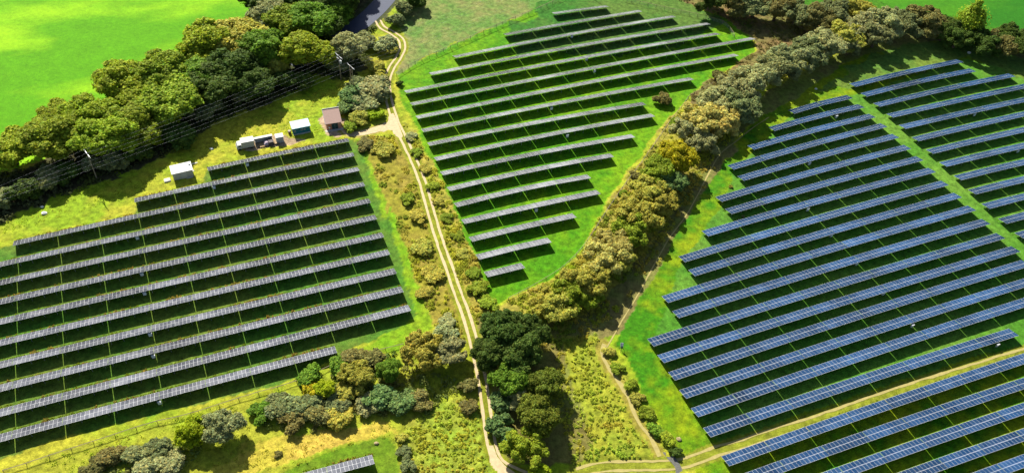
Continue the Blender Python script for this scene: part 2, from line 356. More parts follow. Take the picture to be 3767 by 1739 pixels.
def ribbon(name, P, off, width, z, m, wob=.25):
    N = normals2(P); j = (fbm(P[:, 0], P[:, 1], 2.5, 3, 3)-.5)*2*wob; j2 = (fbm(P[:, 0], P[:, 1], 2.5, 6, 3)-.5)*2*wob
    a = P+N*(off-width/2+j)[:, None] if np.ndim(off) else P+N*(off-width/2+j)[:, None]
    b = P+N*(off+width/2+j2)[:, None]
    V = [(*p, z) for p in a]+[(*p, z) for p in b]; n = len(P)
    return V, [(i, i+1, n+i+1, n+i) for i in range(n-1)]
def ribbons(name, lst, m):
    V, Fc = [], []
    for v, f in lst:
        o = len(V); V += v; Fc += [tuple(i+o for i in q) for q in f]
    me = pymesh(name, V, Fc); bm = bmesh.new(); bm.from_mesh(me); bmesh.ops.recalc_face_normals(bm, faces=bm.faces)
    for f in bm.faces:
        if f.normal.z < 0: f.normal_flip()
    bm.to_mesh(me); bm.free(); return struct(obj(name, me, m))
junc = [s2g(*B(x, y)) for x, y in [(600, 655), (640, 622), (662, 598), (672, 575), (690, 570), (706, 600), (722, 640), (738, 685), (728, 700), (700, 682), (660, 668)]]
jj = ([(*p[:2], .062) for p in junc], [tuple(range(len(junc)))])
fork = [s2g(*F(x, y)) for x, y in [(1172, 1050), (1192, 1050), (1212, 1105), (1250, 1150), (1300, 1185), (1290, 1230), (1176, 1230), (1174, 1130)]]
fj = ([(*p[:2], .062) for p in fork], [tuple(range(len(fork)))])
ribbons('farm_track', [ribbon('', TRACK, .95, .72, .055, M_DIRT, .2), ribbon('', TRACK, -.95, .72, .055, M_DIRT, .2), ribbon('', SPUR, 0, 2.4, .050, M_DIRT, .5), jj, fj], M_DIRT)
ribbons('footpath', [ribbon('', PATH, 0, 1.1, .05, M_PATH, .5), ribbon('', PATH2, 0, .32, .056, M_PATH, .15)], M_PATH)
ribbons('grass_lane', [ribbon('', LANE, 1.15, .6, .05, M_PATH, .35), ribbon('', LANE, -1.15, .6, .05, M_PATH, .35)], M_PATH)
ribbons('road', [ribbon('', ROAD, 0, 7.5, .05, M_ASPH, .15)], M_ASPH)
DITCH = smooth_path([s2g(*G(x, y)) for x, y in [(770, 1075), (800, 1110), (825, 1150), (845, 1200)]], .8)
ribbons('ditch', [ribbon('', DITCH, 0, 1.6, .066, M_ASPH, .5)], mat('wet_stones', (.10, .10, .09), var=.6, vscale=2.5, bump=1))

# ------------------------------------------------------------------ solar panel rows
COLS = 11
def table_meshes(key, length, slope_len, tilt):
    """One table: 11 x 2 modules; origin on the ground under its high edge's middle, x along the row, y towards the low edge."""
    zl = 1.0 if key in 'RQS' else .85; zh = zl+slope_len*math.sin(tilt); dy = slope_len*math.cos(tilt)
    ey = Vector((0, dy, zl-zh)).normalized(); en = Vector((1, 0, 0)).cross(ey)
    O = Vector((0, 0, zh))
    def P(x, s, h=0): return O+Vector((x, 0, 0))+ey*s+en*h
    L = length-.15; cw = L/COLS; g = .021
    rr = random.Random(key)
    V, Fc, col = [], [], []
    for i in range(COLS):
        for j in range(2):
            x0, x1 = -L/2+i*cw+g, -L/2+(i+1)*cw-g; s0, s1 = j*slope_len/2+g+.02, (j+1)*slope_len/2-g-.02
            a = rr.uniform(-.006, .006); b = rr.uniform(-.006, .006); o = len(V)
            for (x, s, hx, hs) in ((x0, s0, -1, -1), (x1, s0, 1, -1), (x1, s1, 1, 1), (x0, s1, -1, 1)):
                V.append(P(x, s, .018+hx*a+hs*b)); col.append([rr.random()]*3 if len(col) % 4 == 0 else col[-1])
            Fc.append((o, o+1, o+2, o+3))
    cells = pymesh('panel_table', V, Fc, np.array(col))
    bm = bmesh.new()
    c8 = [bm.verts.new(P(x, s, h)) for h in (-.045, .004) for x, s in ((-L/2, 0), (L/2, 0), (L/2, slope_len), (-L/2, slope_len))]
    for q in ((0, 1, 2, 3), (4, 5, 6, 7), (0, 1, 5, 4), (1, 2, 6, 5), (2, 3, 7, 6), (3, 0, 4, 7)): bm.faces.new([c8[i] for i in q])
    bmesh.ops.recalc_face_normals(bm, faces=bm.faces)
    fr = bpy.data.meshes.new('frame'); bm.to_mesh(fr); bm.free()
    s = MB()
    for t in (.22, .78):
        a, b = P(-L/2+.05, slope_len*t, -.10), P(L/2-.05, slope_len*t, -.10); s.rod(a, b, .05, n=4)
    for x in (-L*.42, -L*.14, L*.14, L*.42):
        for t in (.22, .78):
            a = P(x, slope_len*t, -.1); s.rod((a.x, a.y, -.1), a, .06, n=5)
    su = s.mesh('support_frame')
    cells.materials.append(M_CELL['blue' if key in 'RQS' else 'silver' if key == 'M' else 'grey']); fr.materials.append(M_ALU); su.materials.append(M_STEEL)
    return cells, fr, su, zh
SPEC = {'L': (5.894*1.8, 3.3, R(22)), 'M': (6.33*1.8, 3.3, R(22)), 'R': (6.68*1.8, 3.35, R(16)), 'Q': (6.68*1.8, 3.35, R(16)), 'S': (6.68*1.8, 3.35, R(16)), 'T': (5.894*1.8, 3.3, R(22))}
TM = {k: table_meshes(k, *v) for k, v in SPEC.items()}
ORD = 'first second third fourth fifth sixth seventh eighth ninth tenth eleventh twelfth thirteenth fourteenth fifteenth sixteenth seventeenth eighteenth'.split()
ROWS_GEO = []
def panel_row(field, a, b, label, group, bulge=0.0, ntab=None, from_left=True):
    length, sl_, ti = SPEC[field]; cells, fr, su, zh = TM[field]
    p, q = s2g(*a, zh), s2g(*b, zh); d = q-p; Ld = np.linalg.norm(d); n = max(1, round(Ld/length))
    if ntab:
        n = ntab; Ld = n*length; dd = d/np.linalg.norm(d)
        if from_left: q = p+dd*Ld
        else: p = q-dd*Ld
        d = q-p
    ang = math.atan2(d[1], d[0]); e = d/Ld; nv = np.array([-e[1], e[0], 0]); step = Ld/n
    mid = (p+q)/2
    root = empty('solar_panel_row', (mid[0], mid[1], 0), ang)
    tag(root, label, 'solar panels', group)
    pts = []
    for i in range(n):
        t = (i+.5)/n*2-1
        off = bulge*(1-t*t); slope = -2*bulge*t/(Ld/2)
        lx = t*Ld/2
        c = obj('panel_table', cells, None, root); c.location = (lx, off, 0); c.rotation_euler = (0, 0, math.atan(slope)); c.scale = (step/length, 1, 1)
        for nm, me in (('frame', fr), ('support_frame', su)):
            o = obj(nm, me, None, c)
        pts.append((lx, off))
    ROWS_GEO.append((mid, ang, Ld, bulge, sl_*math.cos(ti), field))
    return root
Lr = [(A(1045, 858), B(470, 710)), (A(675, 1017), B(497, 783)), (E(62, 47), B(522, 857)), (E(0, 153), B(550, 933)), (E(0, 245), B(578, 1017)), (E(0, 342), B(610, 1100)), (E(0, 443), F(645, 3)), (E(0, 550), F(675, 90)), (E(0, 662), F(708, 185)), (E(0, 780), F(743, 278)), (E(0, 905), F(780, 372)), (E(0, 1033), F(408, 583))]
Lx = {0: 'shortest top row of the left field, just below the sheds', 1: 'second row of the left field, starting below the white cabin', 2: 'third row of the left field, starting just inside the picture', 11: 'lowest row of the left field, ending short above the scrub'}
for i, (a, b) in enumerate(Lr):
    nt_ = None if i < 3 else (10 if i < 11 else 8)
    lab = 'grey solar panel row, '+Lx.get(i, '%s row down in the left field beside the farm track' % ORD[i])
    panel_row('L', a, b, lab, 'solar panel rows in the left field', .15 if i > 2 else .3, nt_, False)
ml = [Cc(215, 72), Cc(-26+5, 178), B(1003, 291), B(883, 377), B(757, 468), B(787, 530), B(815, 597), B(843, 664), B(874, 733), B(908, 808), B(940, 881), B(975, 960), B(1012, 1041), B(1048, 1125), F(1087, 27), F(1122, 117), F(1165, 207)]
mr = [Cc(487, 35), Cc(655, 58), Cc(825, 86), Cc(998, 122), Cc(1047, 173), Cc(1226, 197), Cc(1141, 280), Cc(916, 400), Cc(675, 526), Cc(720, 585), Cc(620, 690), Cc(513, 788), Cc(398, 895), Cc(446, 973), Cc(325, 1092), G(200, 30), G(68, 160)]
ml[1] = B(1258, 178)
Mx_ = {0: 'short farthest row at the top of the middle field', 5: 'longest row of the middle field, reaching into the brown heath', 16: 'single-table row at the bottom tip of the middle field'}
for i in range(17):
    lab = 'silver-grey solar panel row, '+Mx_.get(i, '%s from the top of the triangular middle field' % ORD[i])
    panel_row('M', ml[i], mr[i], lab, 'solar panel rows in the middle field', .75 if 1 < i < 13 else .2)
rl = [(2923, 419), (2850, 482), (2773, 551), (2699, 624), (2737, 665), (2655, 742), (2691, 787), (2605, 869), (2519, 964), (2556, 1015), (2457, 1113), (2497, 1169), (2404, 1273), (2442, 1334), (2483, 1398), (2524, 1465), (2568, 1533), (2614, 1607)]
rr_ = [D(428, 495), D(486, 541), D(542, 590), D(601, 638), D(660, 692), D(720, 748), D(782, 806), D(845, 865), D(910, 930), D(975, 992), D(1047, 1057), D(1118, 1125), (3699, 876), (3755, 925), (3767, 985), (3767, 1058), (3767, 1132), (3749, 1233)]
Rx = {0: 'short top row of the right field beside the grass strip', 17: 'lowest row of the right field, just above the grass lane', 12: 'thirteenth in the right field, its left end reaching farthest left'}
for i in range(18):
    lab = 'blue solar panel row, '+Rx.get(i, '%s from the top of the right field' % ORD[i])
    panel_row('R', rl[i], rr_[i], lab, 'solar panel rows in the right field', .45, 10 if i in (14, 15, 16) else None)
S_ = [((2682, 1713), (3767, 1341)), ((2737, 1788), (3767, 1432)), ((2797, 1871), (3767, 1527.5)), ((2857, 1956), (3767, 1626)), ((2925, 2042), (3767, 1725))]
Sx = ['nearest below the grass lane', 'second below the grass lane', 'third below the grass lane', 'fourth below the grass lane in the corner', 'cut off in the very bottom right corner']
for i, (a, b) in enumerate(S_):
    panel_row('S', a, b, 'blue solar panel row, '+Sx[i], 'solar panel rows below the grass lane', .4, 9 if i < 1 else 8)
ql = [D(440, 437), D(497, 486), D(562, 537), D(628, 591), D(692, 648), D(757, 710), D(830, 773), D(898, 838), D(972, 906), D(1045, 977), D(1115, 1050), D(1200, 1125), D(1286, 1200)]
qr = [D(983, 313), D(1047, 360), D(1245, 385), D(1286, 447), D(1286, 515), D(1286, 588), D(1286, 667), D(1286, 748), D(1286, 832), D(1286, 920), D(1286, 1008), D(1286, 1104), D(1386, 1172)]
for i in range(13):
    lab = 'blue solar panel row, %s from the top of the far right block' % ORD[i]
    if i == 0: lab = 'blue solar panel row, top one of the far right block'
    if i == 12: lab = 'blue solar panel row, barely entering the picture at the right edge'
    panel_row('Q', ql[i], qr[i], lab, 'solar panel rows in the far right block', .5 if i < 3 else .25, {3: 6, 4: 5, 5: 5, 6: 4, 7: 4, 8: 3, 9: 3, 10: 2, 11: 2, 12: 1}.get(i))
panel_row('T', (1000, 1805), F(597, 1140), 'white-framed solar panel row cut off by the bottom edge on mown grass', 'solar panel rows at the bottom edge', 0, 4, False)

# inverter cabinets hung behind the tables
def make_cabinet():
    root = empty('inverter_cabinet', (0, 0, 0))
    s = MB(); s.box((0, 0, 1.05), (.85, .38, .95), bev=.04); s.box((0, -.02, 1.56), (.95, .5, .05)); s.build('housing', M_WHITE, root)
    d = MB().box((0, -.20, 1.05), (.70, .03, .80)).build('door', mat('cabinet_door', (.62, .64, .64), .4), root)
    for x in (-.33, .33): MB().rod((x, .05, -.05), (x, .05, .58), .04).build('leg', M_STEEL, root)
    return root
def copy_tree(o, parent=None):
    c = o.copy(); C.objects.link(c)
    if parent: c.parent = parent
    for ch in o.children: copy_tree(ch, c)
    return c
CAB = [((910, 606), 'under the top row of the left field'), ((787, 689), 'under the second row of the left field'), ((505, 875), 'under the third row of the left field'), ((522, 1008), 'behind the fifth row of the left field'), ((532, 1079), 'behind the sixth row of the left field'), ((552.6, 1230), 'behind the eighth row of the left field'), ((564.5, 1310), 'behind the ninth row of the left field'), ((588, 1480), 'behind the eleventh row of the left field'),
       ((2103.6, 134), 'farthest one in the middle field'), ((2158, 218), 'behind the fourth row of the middle field'), ((2187, 262), 'behind the fifth row of the middle field'), ((2029, 399), 'behind the eighth row of the middle field'), ((2087, 500), 'behind the tenth row of the middle field'), ((1972.6, 773.6), 'near the lower tip of the middle field'),
       ((3077, 429), 'behind the second row of the right field'), ((2977.5, 601.5), 'behind the fifth row of the right field'), ((2971.6, 770), 'behind the eighth row of the right field'), ((3059, 865), 'behind the tenth row of the right field'), ((3151.6, 969), 'behind the twelfth row of the right field'), ((3250, 1079), 'behind the fourteenth row of the right field'), ((3356, 1197), 'behind the sixteenth row of the right field'), ((3669.7, 1268.5), 'at the right end of the lowest row above the lane'),
       ((3585, 422), 'behind the fifth row of the far right block'), ((3745, 556), 'near the right edge of the far right block')]
proto = None
for (px, py), lab in CAB:
    o = make_cabinet() if proto is None else copy_tree(proto)
    proto = proto or o
    g = s2g(px, py, 1.1); o.location = (g[0], g[1], 0); o.rotation_euler = (0, 0, R(25.4))
    tag(o, 'small pale inverter cabinet '+lab, 'cabinet', 'inverter cabinets behind the panel rows')

# ------------------------------------------------------------------ plants
def fib(n, rng): 
    v = rng.normal(size=(n, 3)); return v/np.linalg.norm(v, axis=1)[:, None]
def ico(sub=1):
    bm = bmesh.new(); bmesh.ops.create_icosphere(bm, subdivisions=sub, radius=1)
    v = np.array([x.co for x in bm.verts]); f = np.array([[y.index for y in x.verts] for x in bm.faces]); bm.free(); return v, f
ICO_V, ICO_F = ico(2)
def crown_mesh(seed, kind):
    """Unit-width crown: many leaf clumps over overlapping lobes round a solid heart."""
    rng = np.random.default_rng(seed)
    lobes = []
    nb, ns, nleaf, leaf, rx, rz, cz, r0, r1 = {
        'oak': (17, 9, 15000, .0185, .34, .27, .52, .10, .17), 'willow': (24, 8, 15000, .0165, .38, .22, .40, .07, .115),
        'cone': (20, 7, 10000, .022, .36, .5, .55, .08, .14), 'bush': (9, 7, 4600, .032, .30, .17, .25, .10, .17)}[kind]
    lobes.append((np.array([0, 0, cz]), min(rx, rz)*.85))
    for i in range(nb):
        d = fib(1, rng)[0]
        if d[2] < -.35: d[2] *= -1
        if kind == 'cone':
            z = rng.random()**1.3; q = rng.random()*6.283; rad = (1-z)*.34+.02
            c = np.array([math.cos(q)*rad, math.sin(q)*rad, .12+z*.95]); r = (r1-(r1-r0)*z)*rng.uniform(.8, 1.1)
        else:
            q = rng.uniform(.68, 1.12)
            c = np.array([d[0]*rx*q, d[1]*rx*q, cz+d[2]*rz*q]); r = rng.uniform(r0, r1)
        lobes.append((c, r*.9))
        for j in range(ns):
            e = fib(1, rng)[0]+d*.6+np.array([0, 0, .25]); e /= np.linalg.norm(e)
            lobes.append((c+e*r*rng.uniform(.75, 1.15), r*rng.uniform(.26, .46)))
    cs = np.array([l[0] for l in lobes]); rs = np.array([l[1] for l in lobes]); lv = rng.uniform(.78, 1.22, len(lobes))
    pr = rs**2/np.sum(rs**2); k = rng.choice(len(lobes), nleaf*4, p=pr)
    dirs = fib(len(k), rng); rad = rs[k]*(rng.uniform(.86, 1.12, len(k))+.35*(rng.random(len(k)) < .12)); p = cs[k]+dirs*rad[:, None]
    dist = np.linalg.norm(p[:, None, :]-cs[None], axis=2)/rs[None]; dist[np.arange(len(k)), k] = 9
    ok = (dist.min(1) > .88) & (p[:, 2] > .03) & (rng.random(len(k)) < np.where(dirs[:, 2] < -.4, .45, 1)); idx = np.nonzero(ok)[0][:nleaf]
    p, dirs, k = p[idx], dirs[idx], k[idx]; n = len(p)
    nn = dirs+.55*rng.normal(size=(n, 3)); nn /= np.linalg.norm(nn, axis=1)[:, None]
    t = np.cross(nn, rng.normal(size=(n, 3))); t /= np.linalg.norm(t, axis=1)[:, None]; b = np.cross(nn, t)
    s = leaf*rng.uniform(.6, 1.35, n)[:, None]; s2 = s*rng.uniform(.6, 1.0, n)[:, None]
    Q = np.stack([p+t*s, p+b*s2, p-t*s, p-b*s2], 1)
    hue = rng.normal(size=(n, 1))*.10
    v = (lv[k]*rng.uniform(.75, 1.25, n))[:, None]*np.concatenate([1+hue, 1-0*hue, 1-hue], 1)
    # heart of each lobe
    HV = (cs[:, None, :]+ICO_V[None]*rs[:, None, None]*.80*(1+.12*rng.normal(size=(len(cs), len(ICO_V), 1)))).reshape(-1, 3)
    HF = (ICO_F[None]+(np.arange(len(cs))*len(ICO_V))[:, None, None]).reshape(-1, 3)
    HC = np.repeat(lv, len(ICO_V))[:, None]*np.ones((1, 3))
    me = bpy.data.meshes.new('crown')
    nq = n*4; V = np.concatenate([Q.reshape(-1, 3), HV])
    V[:, 2] = np.maximum(V[:, 2], .01)
    li = np.concatenate([np.arange(nq), (HF+nq).ravel()]); ls = np.concatenate([np.arange(0, nq, 4), nq+np.arange(0, HF.size, 3)])
    me.vertices.add(len(V)); me.vertices.foreach_set('co', V.astype(np.float32).ravel())
    me.loops.add(len(li)); me.loops.foreach_set('vertex_index', li.astype(np.int32))
    me.polygons.add(len(ls)); me.polygons.foreach_set('loop_start', ls.astype(np.int32)); me.update(calc_edges=True)
    a = me.color_attributes.new('col', 'FLOAT_COLOR', 'POINT'); cc = np.ones((len(V), 4), np.float32)
    cc[:, :3] = np.concatenate([np.repeat(v, 4, 0), HC]); a.data.foreach_set('color', cc.ravel())
    me.materials.append(M_LEAF); return me
def trunk_mesh(kind):
    s = MB(); h = {'oak': .45, 'willow': .35, 'cone': .6}.get(kind, .2)
    r = .035 if kind != 'bush' else .02
    s.rod((0, 0, -.03), (0, 0, h*.55), r*1.25, r*.85, 8)
    for i in range(5):
        a = i*1.256+.3; s.rod((0, 0, h*(.35+.04*i)), (math.cos(a)*.2, math.sin(a)*.2, h*1.1), r*.55, r*.22, 6)
    s.rod((0, 0, h*.5), (.02, .01, h*1.3), r*.8, r*.3, 7)
    me = s.mesh('trunk'); me.materials.append(M_BARK); return me
CROWNS = {k: [crown_mesh(100+i*7+ord(k[0]), k) for i in range(n)] for k, n in (('oak', 5), ('willow', 4), ('cone', 1), ('bush', 4))}
TRUNKS = {k: trunk_mesh(k) for k in CROWNS}
CZ = {'oak': .52, 'willow': .40, 'cone': .5, 'bush': .25}
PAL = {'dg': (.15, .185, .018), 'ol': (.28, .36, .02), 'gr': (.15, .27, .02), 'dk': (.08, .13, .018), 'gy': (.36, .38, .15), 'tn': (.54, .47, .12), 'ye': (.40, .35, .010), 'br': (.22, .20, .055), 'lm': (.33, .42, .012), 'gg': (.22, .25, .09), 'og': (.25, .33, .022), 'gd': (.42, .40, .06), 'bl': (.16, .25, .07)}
ROOTS = {}
PR = random.Random(3)
def plant(x, y, wd, kind, pal, label, group, hs=1.0, at_ground=False):
    hs = {'bush': .72, 'willow': .76, 'oak': .74}.get(kind, 1)*hs
    wd *= {'willow': 1.38, 'oak': 1.22, 'bush': 1.2}.get(kind, 1)
    if 'bright pasture' in group: hs *= .84
    if 'scrub bushes' in group or 'hedge bushes' in group: hs *= .55; wd *= 1.3
    elif kind == 'bush' and ('below the left' in group or 'power poles' in group or 'dirt path' in group): hs *= .72; wd *= 1.3
    z = 0.0
    for _ in range(3):
        g = d2g(x, y, z); wm = wd*K*depth(g)/FOC; z = 0 if at_ground else CZ[kind]*wm*hs
    name = {'bush': 'bush', 'cone': 'conifer_tree', 'oak': 'broadleaf_tree', 'willow': 'willow_tree'}[kind]
    i = PR.randrange(len(CROWNS[kind])); col = PAL[pal]; f = PR.uniform(.88, 1.14)
    r = empty(name, (g[0], g[1], 0), PR.uniform(0, 6.28)); r.scale = (wm, wm, wm*hs)
    t = obj('trunk', TRUNKS[kind], None, r)
    c = obj('crown', CROWNS[kind][i], None, r)
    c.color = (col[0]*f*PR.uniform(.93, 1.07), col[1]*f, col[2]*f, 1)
    tag(r, label, 'bush' if kind == 'bush' else 'tree', group)
    return r
PLANTS = {
 'trees along the edge of the bright pasture': [
  (25, 375, 125, 'oak', 'ol', 'tall olive-green tree at the left edge, leftmost of the pasture tree line'),
  (-60, 400, 130, 'oak', 'gr', 'green tree half outside the picture beyond the left end of the pasture tree line'),
  (140, 350, 150, 'oak', 'og', 'broad yellow-green tree, second from the left edge in the tree line'),
  (225, 285, 130, 'oak', 'ol', 'yellow-tinged crown rising at the pasture edge behind the second front tree'),
  (140, 288, 90, 'oak', 'ol', 'smaller round crown touching the pasture behind the left front trees'),
  (255, 345, 150, 'oak', 'ol', 'olive tree in front row, left of the centre of the long tree line'),
  (335, 315, 130, 'oak', 'og', 'dull green crown between the olive front tree and the tall middle tree'),
  (300, 205, 130, 'oak', 'ol', 'rounded olive crown reaching farthest into the pasture, left of the middle'),
  (395, 190, 140, 'oak', 'og', 'large crown on the pasture side above the power pole'),
  (430, 255, 150, 'oak', 'og', 'big green tree in front, middle of the long tree line'),
  (360, 250, 120, 'oak', 'ol', 'olive crown squeezed between two larger trees mid tree line'),
  (500, 195, 120, 'oak', 'gr', 'green crown lower down behind the pasture, right of the middle tree'),
  (520, 115, 140, 'oak', 'ol', 'tall yellow-topped tree standing up against the pasture, right part of line'),
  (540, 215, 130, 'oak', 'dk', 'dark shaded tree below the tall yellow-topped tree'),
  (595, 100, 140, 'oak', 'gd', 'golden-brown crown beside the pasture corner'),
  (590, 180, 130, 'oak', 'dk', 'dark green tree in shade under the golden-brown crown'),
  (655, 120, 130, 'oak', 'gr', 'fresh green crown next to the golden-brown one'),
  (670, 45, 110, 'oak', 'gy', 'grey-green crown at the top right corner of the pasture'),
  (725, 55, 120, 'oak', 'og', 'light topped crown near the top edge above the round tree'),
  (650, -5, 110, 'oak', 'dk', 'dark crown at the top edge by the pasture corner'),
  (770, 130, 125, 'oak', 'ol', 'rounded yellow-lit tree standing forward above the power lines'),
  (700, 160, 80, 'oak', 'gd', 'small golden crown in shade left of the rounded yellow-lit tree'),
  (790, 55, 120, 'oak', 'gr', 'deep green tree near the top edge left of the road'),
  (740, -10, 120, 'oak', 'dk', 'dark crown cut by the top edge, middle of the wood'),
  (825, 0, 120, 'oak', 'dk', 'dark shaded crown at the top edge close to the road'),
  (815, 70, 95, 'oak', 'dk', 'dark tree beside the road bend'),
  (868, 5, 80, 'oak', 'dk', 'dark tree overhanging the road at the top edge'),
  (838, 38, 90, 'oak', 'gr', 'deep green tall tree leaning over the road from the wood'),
  (890, -48, 90, 'oak', 'dk', 'dark tree added beyond the top edge to shade the road'),  # added out of view so its shadow falls on the road
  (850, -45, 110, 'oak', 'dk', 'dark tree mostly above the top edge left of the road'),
  (812, 110, 60, 'bush', 'dk', 'low dark bush at the road verge under the trees'),
  (640, 210, 100, 'oak', 'dk', 'shaded tree at the foot of the wood above the wires'),
  (450, 330, 110, 'bush', 'dk', 'dark undergrowth bush at the foot of the middle trees'),
 ],
 'bushes along the foot of the tree line under the wires': [
  (-5, 500, 80, 'bush', 'gg', 'grey-green bush at the left edge under the power lines'),
  (50, 478, 90, 'bush', 'dk', 'dark bush under the wires, second from the left edge'),
  (110, 455, 90, 'bush', 'gg', 'dusky bush under the wires, third from the left edge'),
  (165, 440, 80, 'bush', 'dk', 'dark bush left of the single power pole'),
  (235, 412, 60, 'bush', 'gy', 'pale twiggy bush at the foot of the single power pole'),
  (285, 405, 80, 'bush', 'gg', 'dull bush just right of the single power pole'),
  (335, 385, 80, 'bush', 'dk', 'dark bush between the power pole and the yellow bush'),
  (388, 350, 55, 'bush', 'lm', 'yellow-green sunlit bush under the wires'),
  (440, 318, 55, 'bush', 'lm', 'light green small round bush between the two power lines'),
  (500, 290, 70, 'bush', 'gg', 'grey-green bush right of the light round bush'),
  (545, 265, 80, 'bush', 'gg', 'dusky shaded bush below the dark trees, over the cabin side'),
  (600, 240, 80, 'bush', 'gg', 'dull grey bush in the shade right of the dusky one'),
  (655, 218, 80, 'bush', 'dk', 'dark bush in the shade nearing the double pole'),
  (710, 205, 80, 'bush', 'dk', 'dark low bush in deep shade left of the lattice pole'),
  (770, 205, 70, 'bush', 'dk', 'dark bush beneath the rounded yellow-lit tree'),
 ],
 'bushes between the power poles and the track': [
  (880, 125, 85, 'oak', 'gy', 'pale grey-green small tree between the wood and the road bend'),
  (850, 160, 60, 'bush', 'gg', 'grey bush behind the lattice power pole'),
  (930, 100, 55, 'bush', 'gg', 'grey-green bush beside the end of the paved road'),
  (958, 112, 55, 'bush', 'gy', 'greyish bush on the inner side of the track bend'),
  (980, 128, 35, 'bush', 'gd', 'small tan bush close to the track bend'),
  (945, 165, 40, 'bush', 'gd', 'brownish bush beside the upper track'),
  (955, 190, 35, 'bush', 'gd', 'brown low bush along the upper track'),
  (938, 220, 75, 'bush', 'gy', 'silvery bush right of the double power pole'),
  (900, 210, 50, 'bush', 'gg', 'grey bush at the foot of the double power pole'),
  (895, 245, 65, 'bush', 'bl', 'blue-green bush below the double power pole'),
  (880, 268, 50, 'bush', 'bl', 'bluish bush just above the brick building'),
  (915, 265, 60, 'bush', 'gy', 'grey-green bush between the pole and the junction'),
  (955, 250, 50, 'bush', 'gg', 'dull bush close to the track above the junction'),
  (905, 300, 45, 'bush', 'gd', 'olive bush right of the brick building'),
  (945, 285, 40, 'bush', 'lm', 'yellow-green bush just above the junction'),
  (885, 320, 35, 'bush', 'og', 'dark olive bush below the brick building'),
 ],
 'bushes at the top edge beside the road': [
  (1010, 25, 60, 'bush', 'gg', 'dark grey-green bush right of the road at the top'),
  (1040, 5, 70, 'bush', 'dk', 'dark bush at the top edge right of the road'),
  (990, 50, 50, 'bush', 'gg', 'shaded bush inside the top track bend'),
  (1005, 212, 22, 'bush', 'dk', 'small dark hedge bush at the corner of the middle field'),
 ],
 'scrub bushes between the left field and the track': [
  (925, 365, 45, 'bush', 'br', 'brown bush at the top corner of the scrub strip'),
  (960, 378, 50, 'bush', 'gd', 'olive-brown bush near the top of the scrub strip'),
  (1045, 545, 45, 'bush', 'gd', 'sandy olive bush in the scrub close to the track'),
  (1020, 500, 40, 'bush', 'og', 'dark green bush in a hollow of the scrub strip'),
  (1060, 620, 50, 'bush', 'gd', 'olive-green bush in the lower scrub strip'),
  (1085, 690, 50, 'bush', 'gd', 'tan-green bush near the narrow end of the scrub strip'),
  (1075, 740, 40, 'bush', 'gd', 'tan bush near the field corner in the scrub strip'),
  (1130, 815, 50, 'bush', 'gy', 'pale bush at the bottom end of the scrub strip'),
 ],
 'hedge bushes between the track and the middle field': [
  (1035, 345, 28, 'bush', 'gy', 'first hedge bush below the junction on the right of the track'),
  (1050, 385, 28, 'bush', 'og', 'second hedge bush below the junction'),
  (1068, 425, 28, 'bush', 'gd', 'third hedge bush below the junction'),
  (1085, 465, 30, 'bush', 'og', 'fourth hedge bush below the junction'),
  (1105, 505, 30, 'bush', 'gd', 'fifth hedge bush below the junction'),
  (1125, 550, 30, 'bush', 'og', 'sixth hedge bush below the junction'),
  (1148, 595, 30, 'bush', 'og', 'seventh hedge bush below the junction'),
  (1168, 640, 32, 'bush', 'gd', 'eighth hedge bush below the junction'),
  (1190, 685, 34, 'bush', 'og', 'ninth hedge bush below the junction'),
  (1205, 730, 50, 'bush', 'og', 'tenth and widest hedge bush, at the tip of the middle field'),
  (1222, 765, 50, 'bush', 'og', 'hedge bush where the hedge meets the dark trees'),
 ],
 'willows of the diagonal hedge': [
  (2225, 55, 85, 'willow', 'gy', 'pale grey-green tree at the far top of the diagonal hedge'),
  (2175, 75, 85, 'willow', 'gy', 'second grey tree from the far end of the diagonal hedge'),
  (2205, 90, 80, 'willow', 'gg', 'dusky tree on the field side near the far end of the hedge'),
  (2125, 92, 85, 'willow', 'gd', 'warm grey tree in the far part of the diagonal hedge'),
  (2140, 112, 70, 'willow', 'gg', 'dark grey tree below the warm grey one'),
  (2080, 112, 85, 'willow', 'gy', 'silver-green tree, fourth along the hedge from its far end'),
  (2035, 135, 85, 'willow', 'gg', 'dull green tree, fifth along the hedge from its far end'),
  (1990, 155, 90, 'willow', 'gy', 'grey tree, sixth along the hedge from its far end'),
  (1945, 180, 90, 'willow', 'gg', 'grey-green tree above the middle of the diagonal hedge'),
  (1900, 205, 95, 'willow', 'gy', 'large silvery tree where the hedge bends'),
  (1855, 225, 90, 'willow', 'gy', 'silvery tree on the heath side of the bend'),
  (1860, 265, 90, 'willow', 'gg', 'grey tree on the shaded side of the bend'),
  (1800, 262, 80, 'willow', 'gy', 'pale tree beside the tan tree'),
  (1775, 298, 95, 'willow', 'tn', 'tan-coloured tree standing out in the middle of the hedge'),
  (1815, 305, 80, 'willow', 'tn', 'sandy tree on the shaded side of the tan tree'),
  (1732, 330, 75, 'willow', 'gy', 'grey tree between the tan tree and the golden tree'),
  (1765, 362, 65, 'willow', 'gy', 'grey crown on the path side above the golden tree'),
  (1745, 340, 55, 'willow', 'ye', 'small yellowish crown beside the grey one'),
  (1700, 395, 92, 'oak', 'ye', 'golden yellow tree, brightest in the diagonal hedge'),
  (1655, 430, 80, 'oak', 'og', 'olive crown at the left foot of the golden tree'),
  (1690, 455, 75, 'willow', 'bl', 'blue-green tree just below the golden tree'),
  (1625, 485, 85, 'willow', 'gd', 'sandy yellow tree below the golden tree'),
  (1660, 500, 75, 'willow', 'gd', 'ochre tree on the path side below the blue-green one'),
  (1610, 535, 100, 'willow', 'gd', 'wide ochre tree halfway down the lower hedge'),
  (1590, 580, 85, 'willow', 'og', 'olive green tree at the narrow waist of the lower hedge'),
  (1540, 615, 80, 'willow', 'tn', 'pale straw tree on the field side of the lower hedge'),
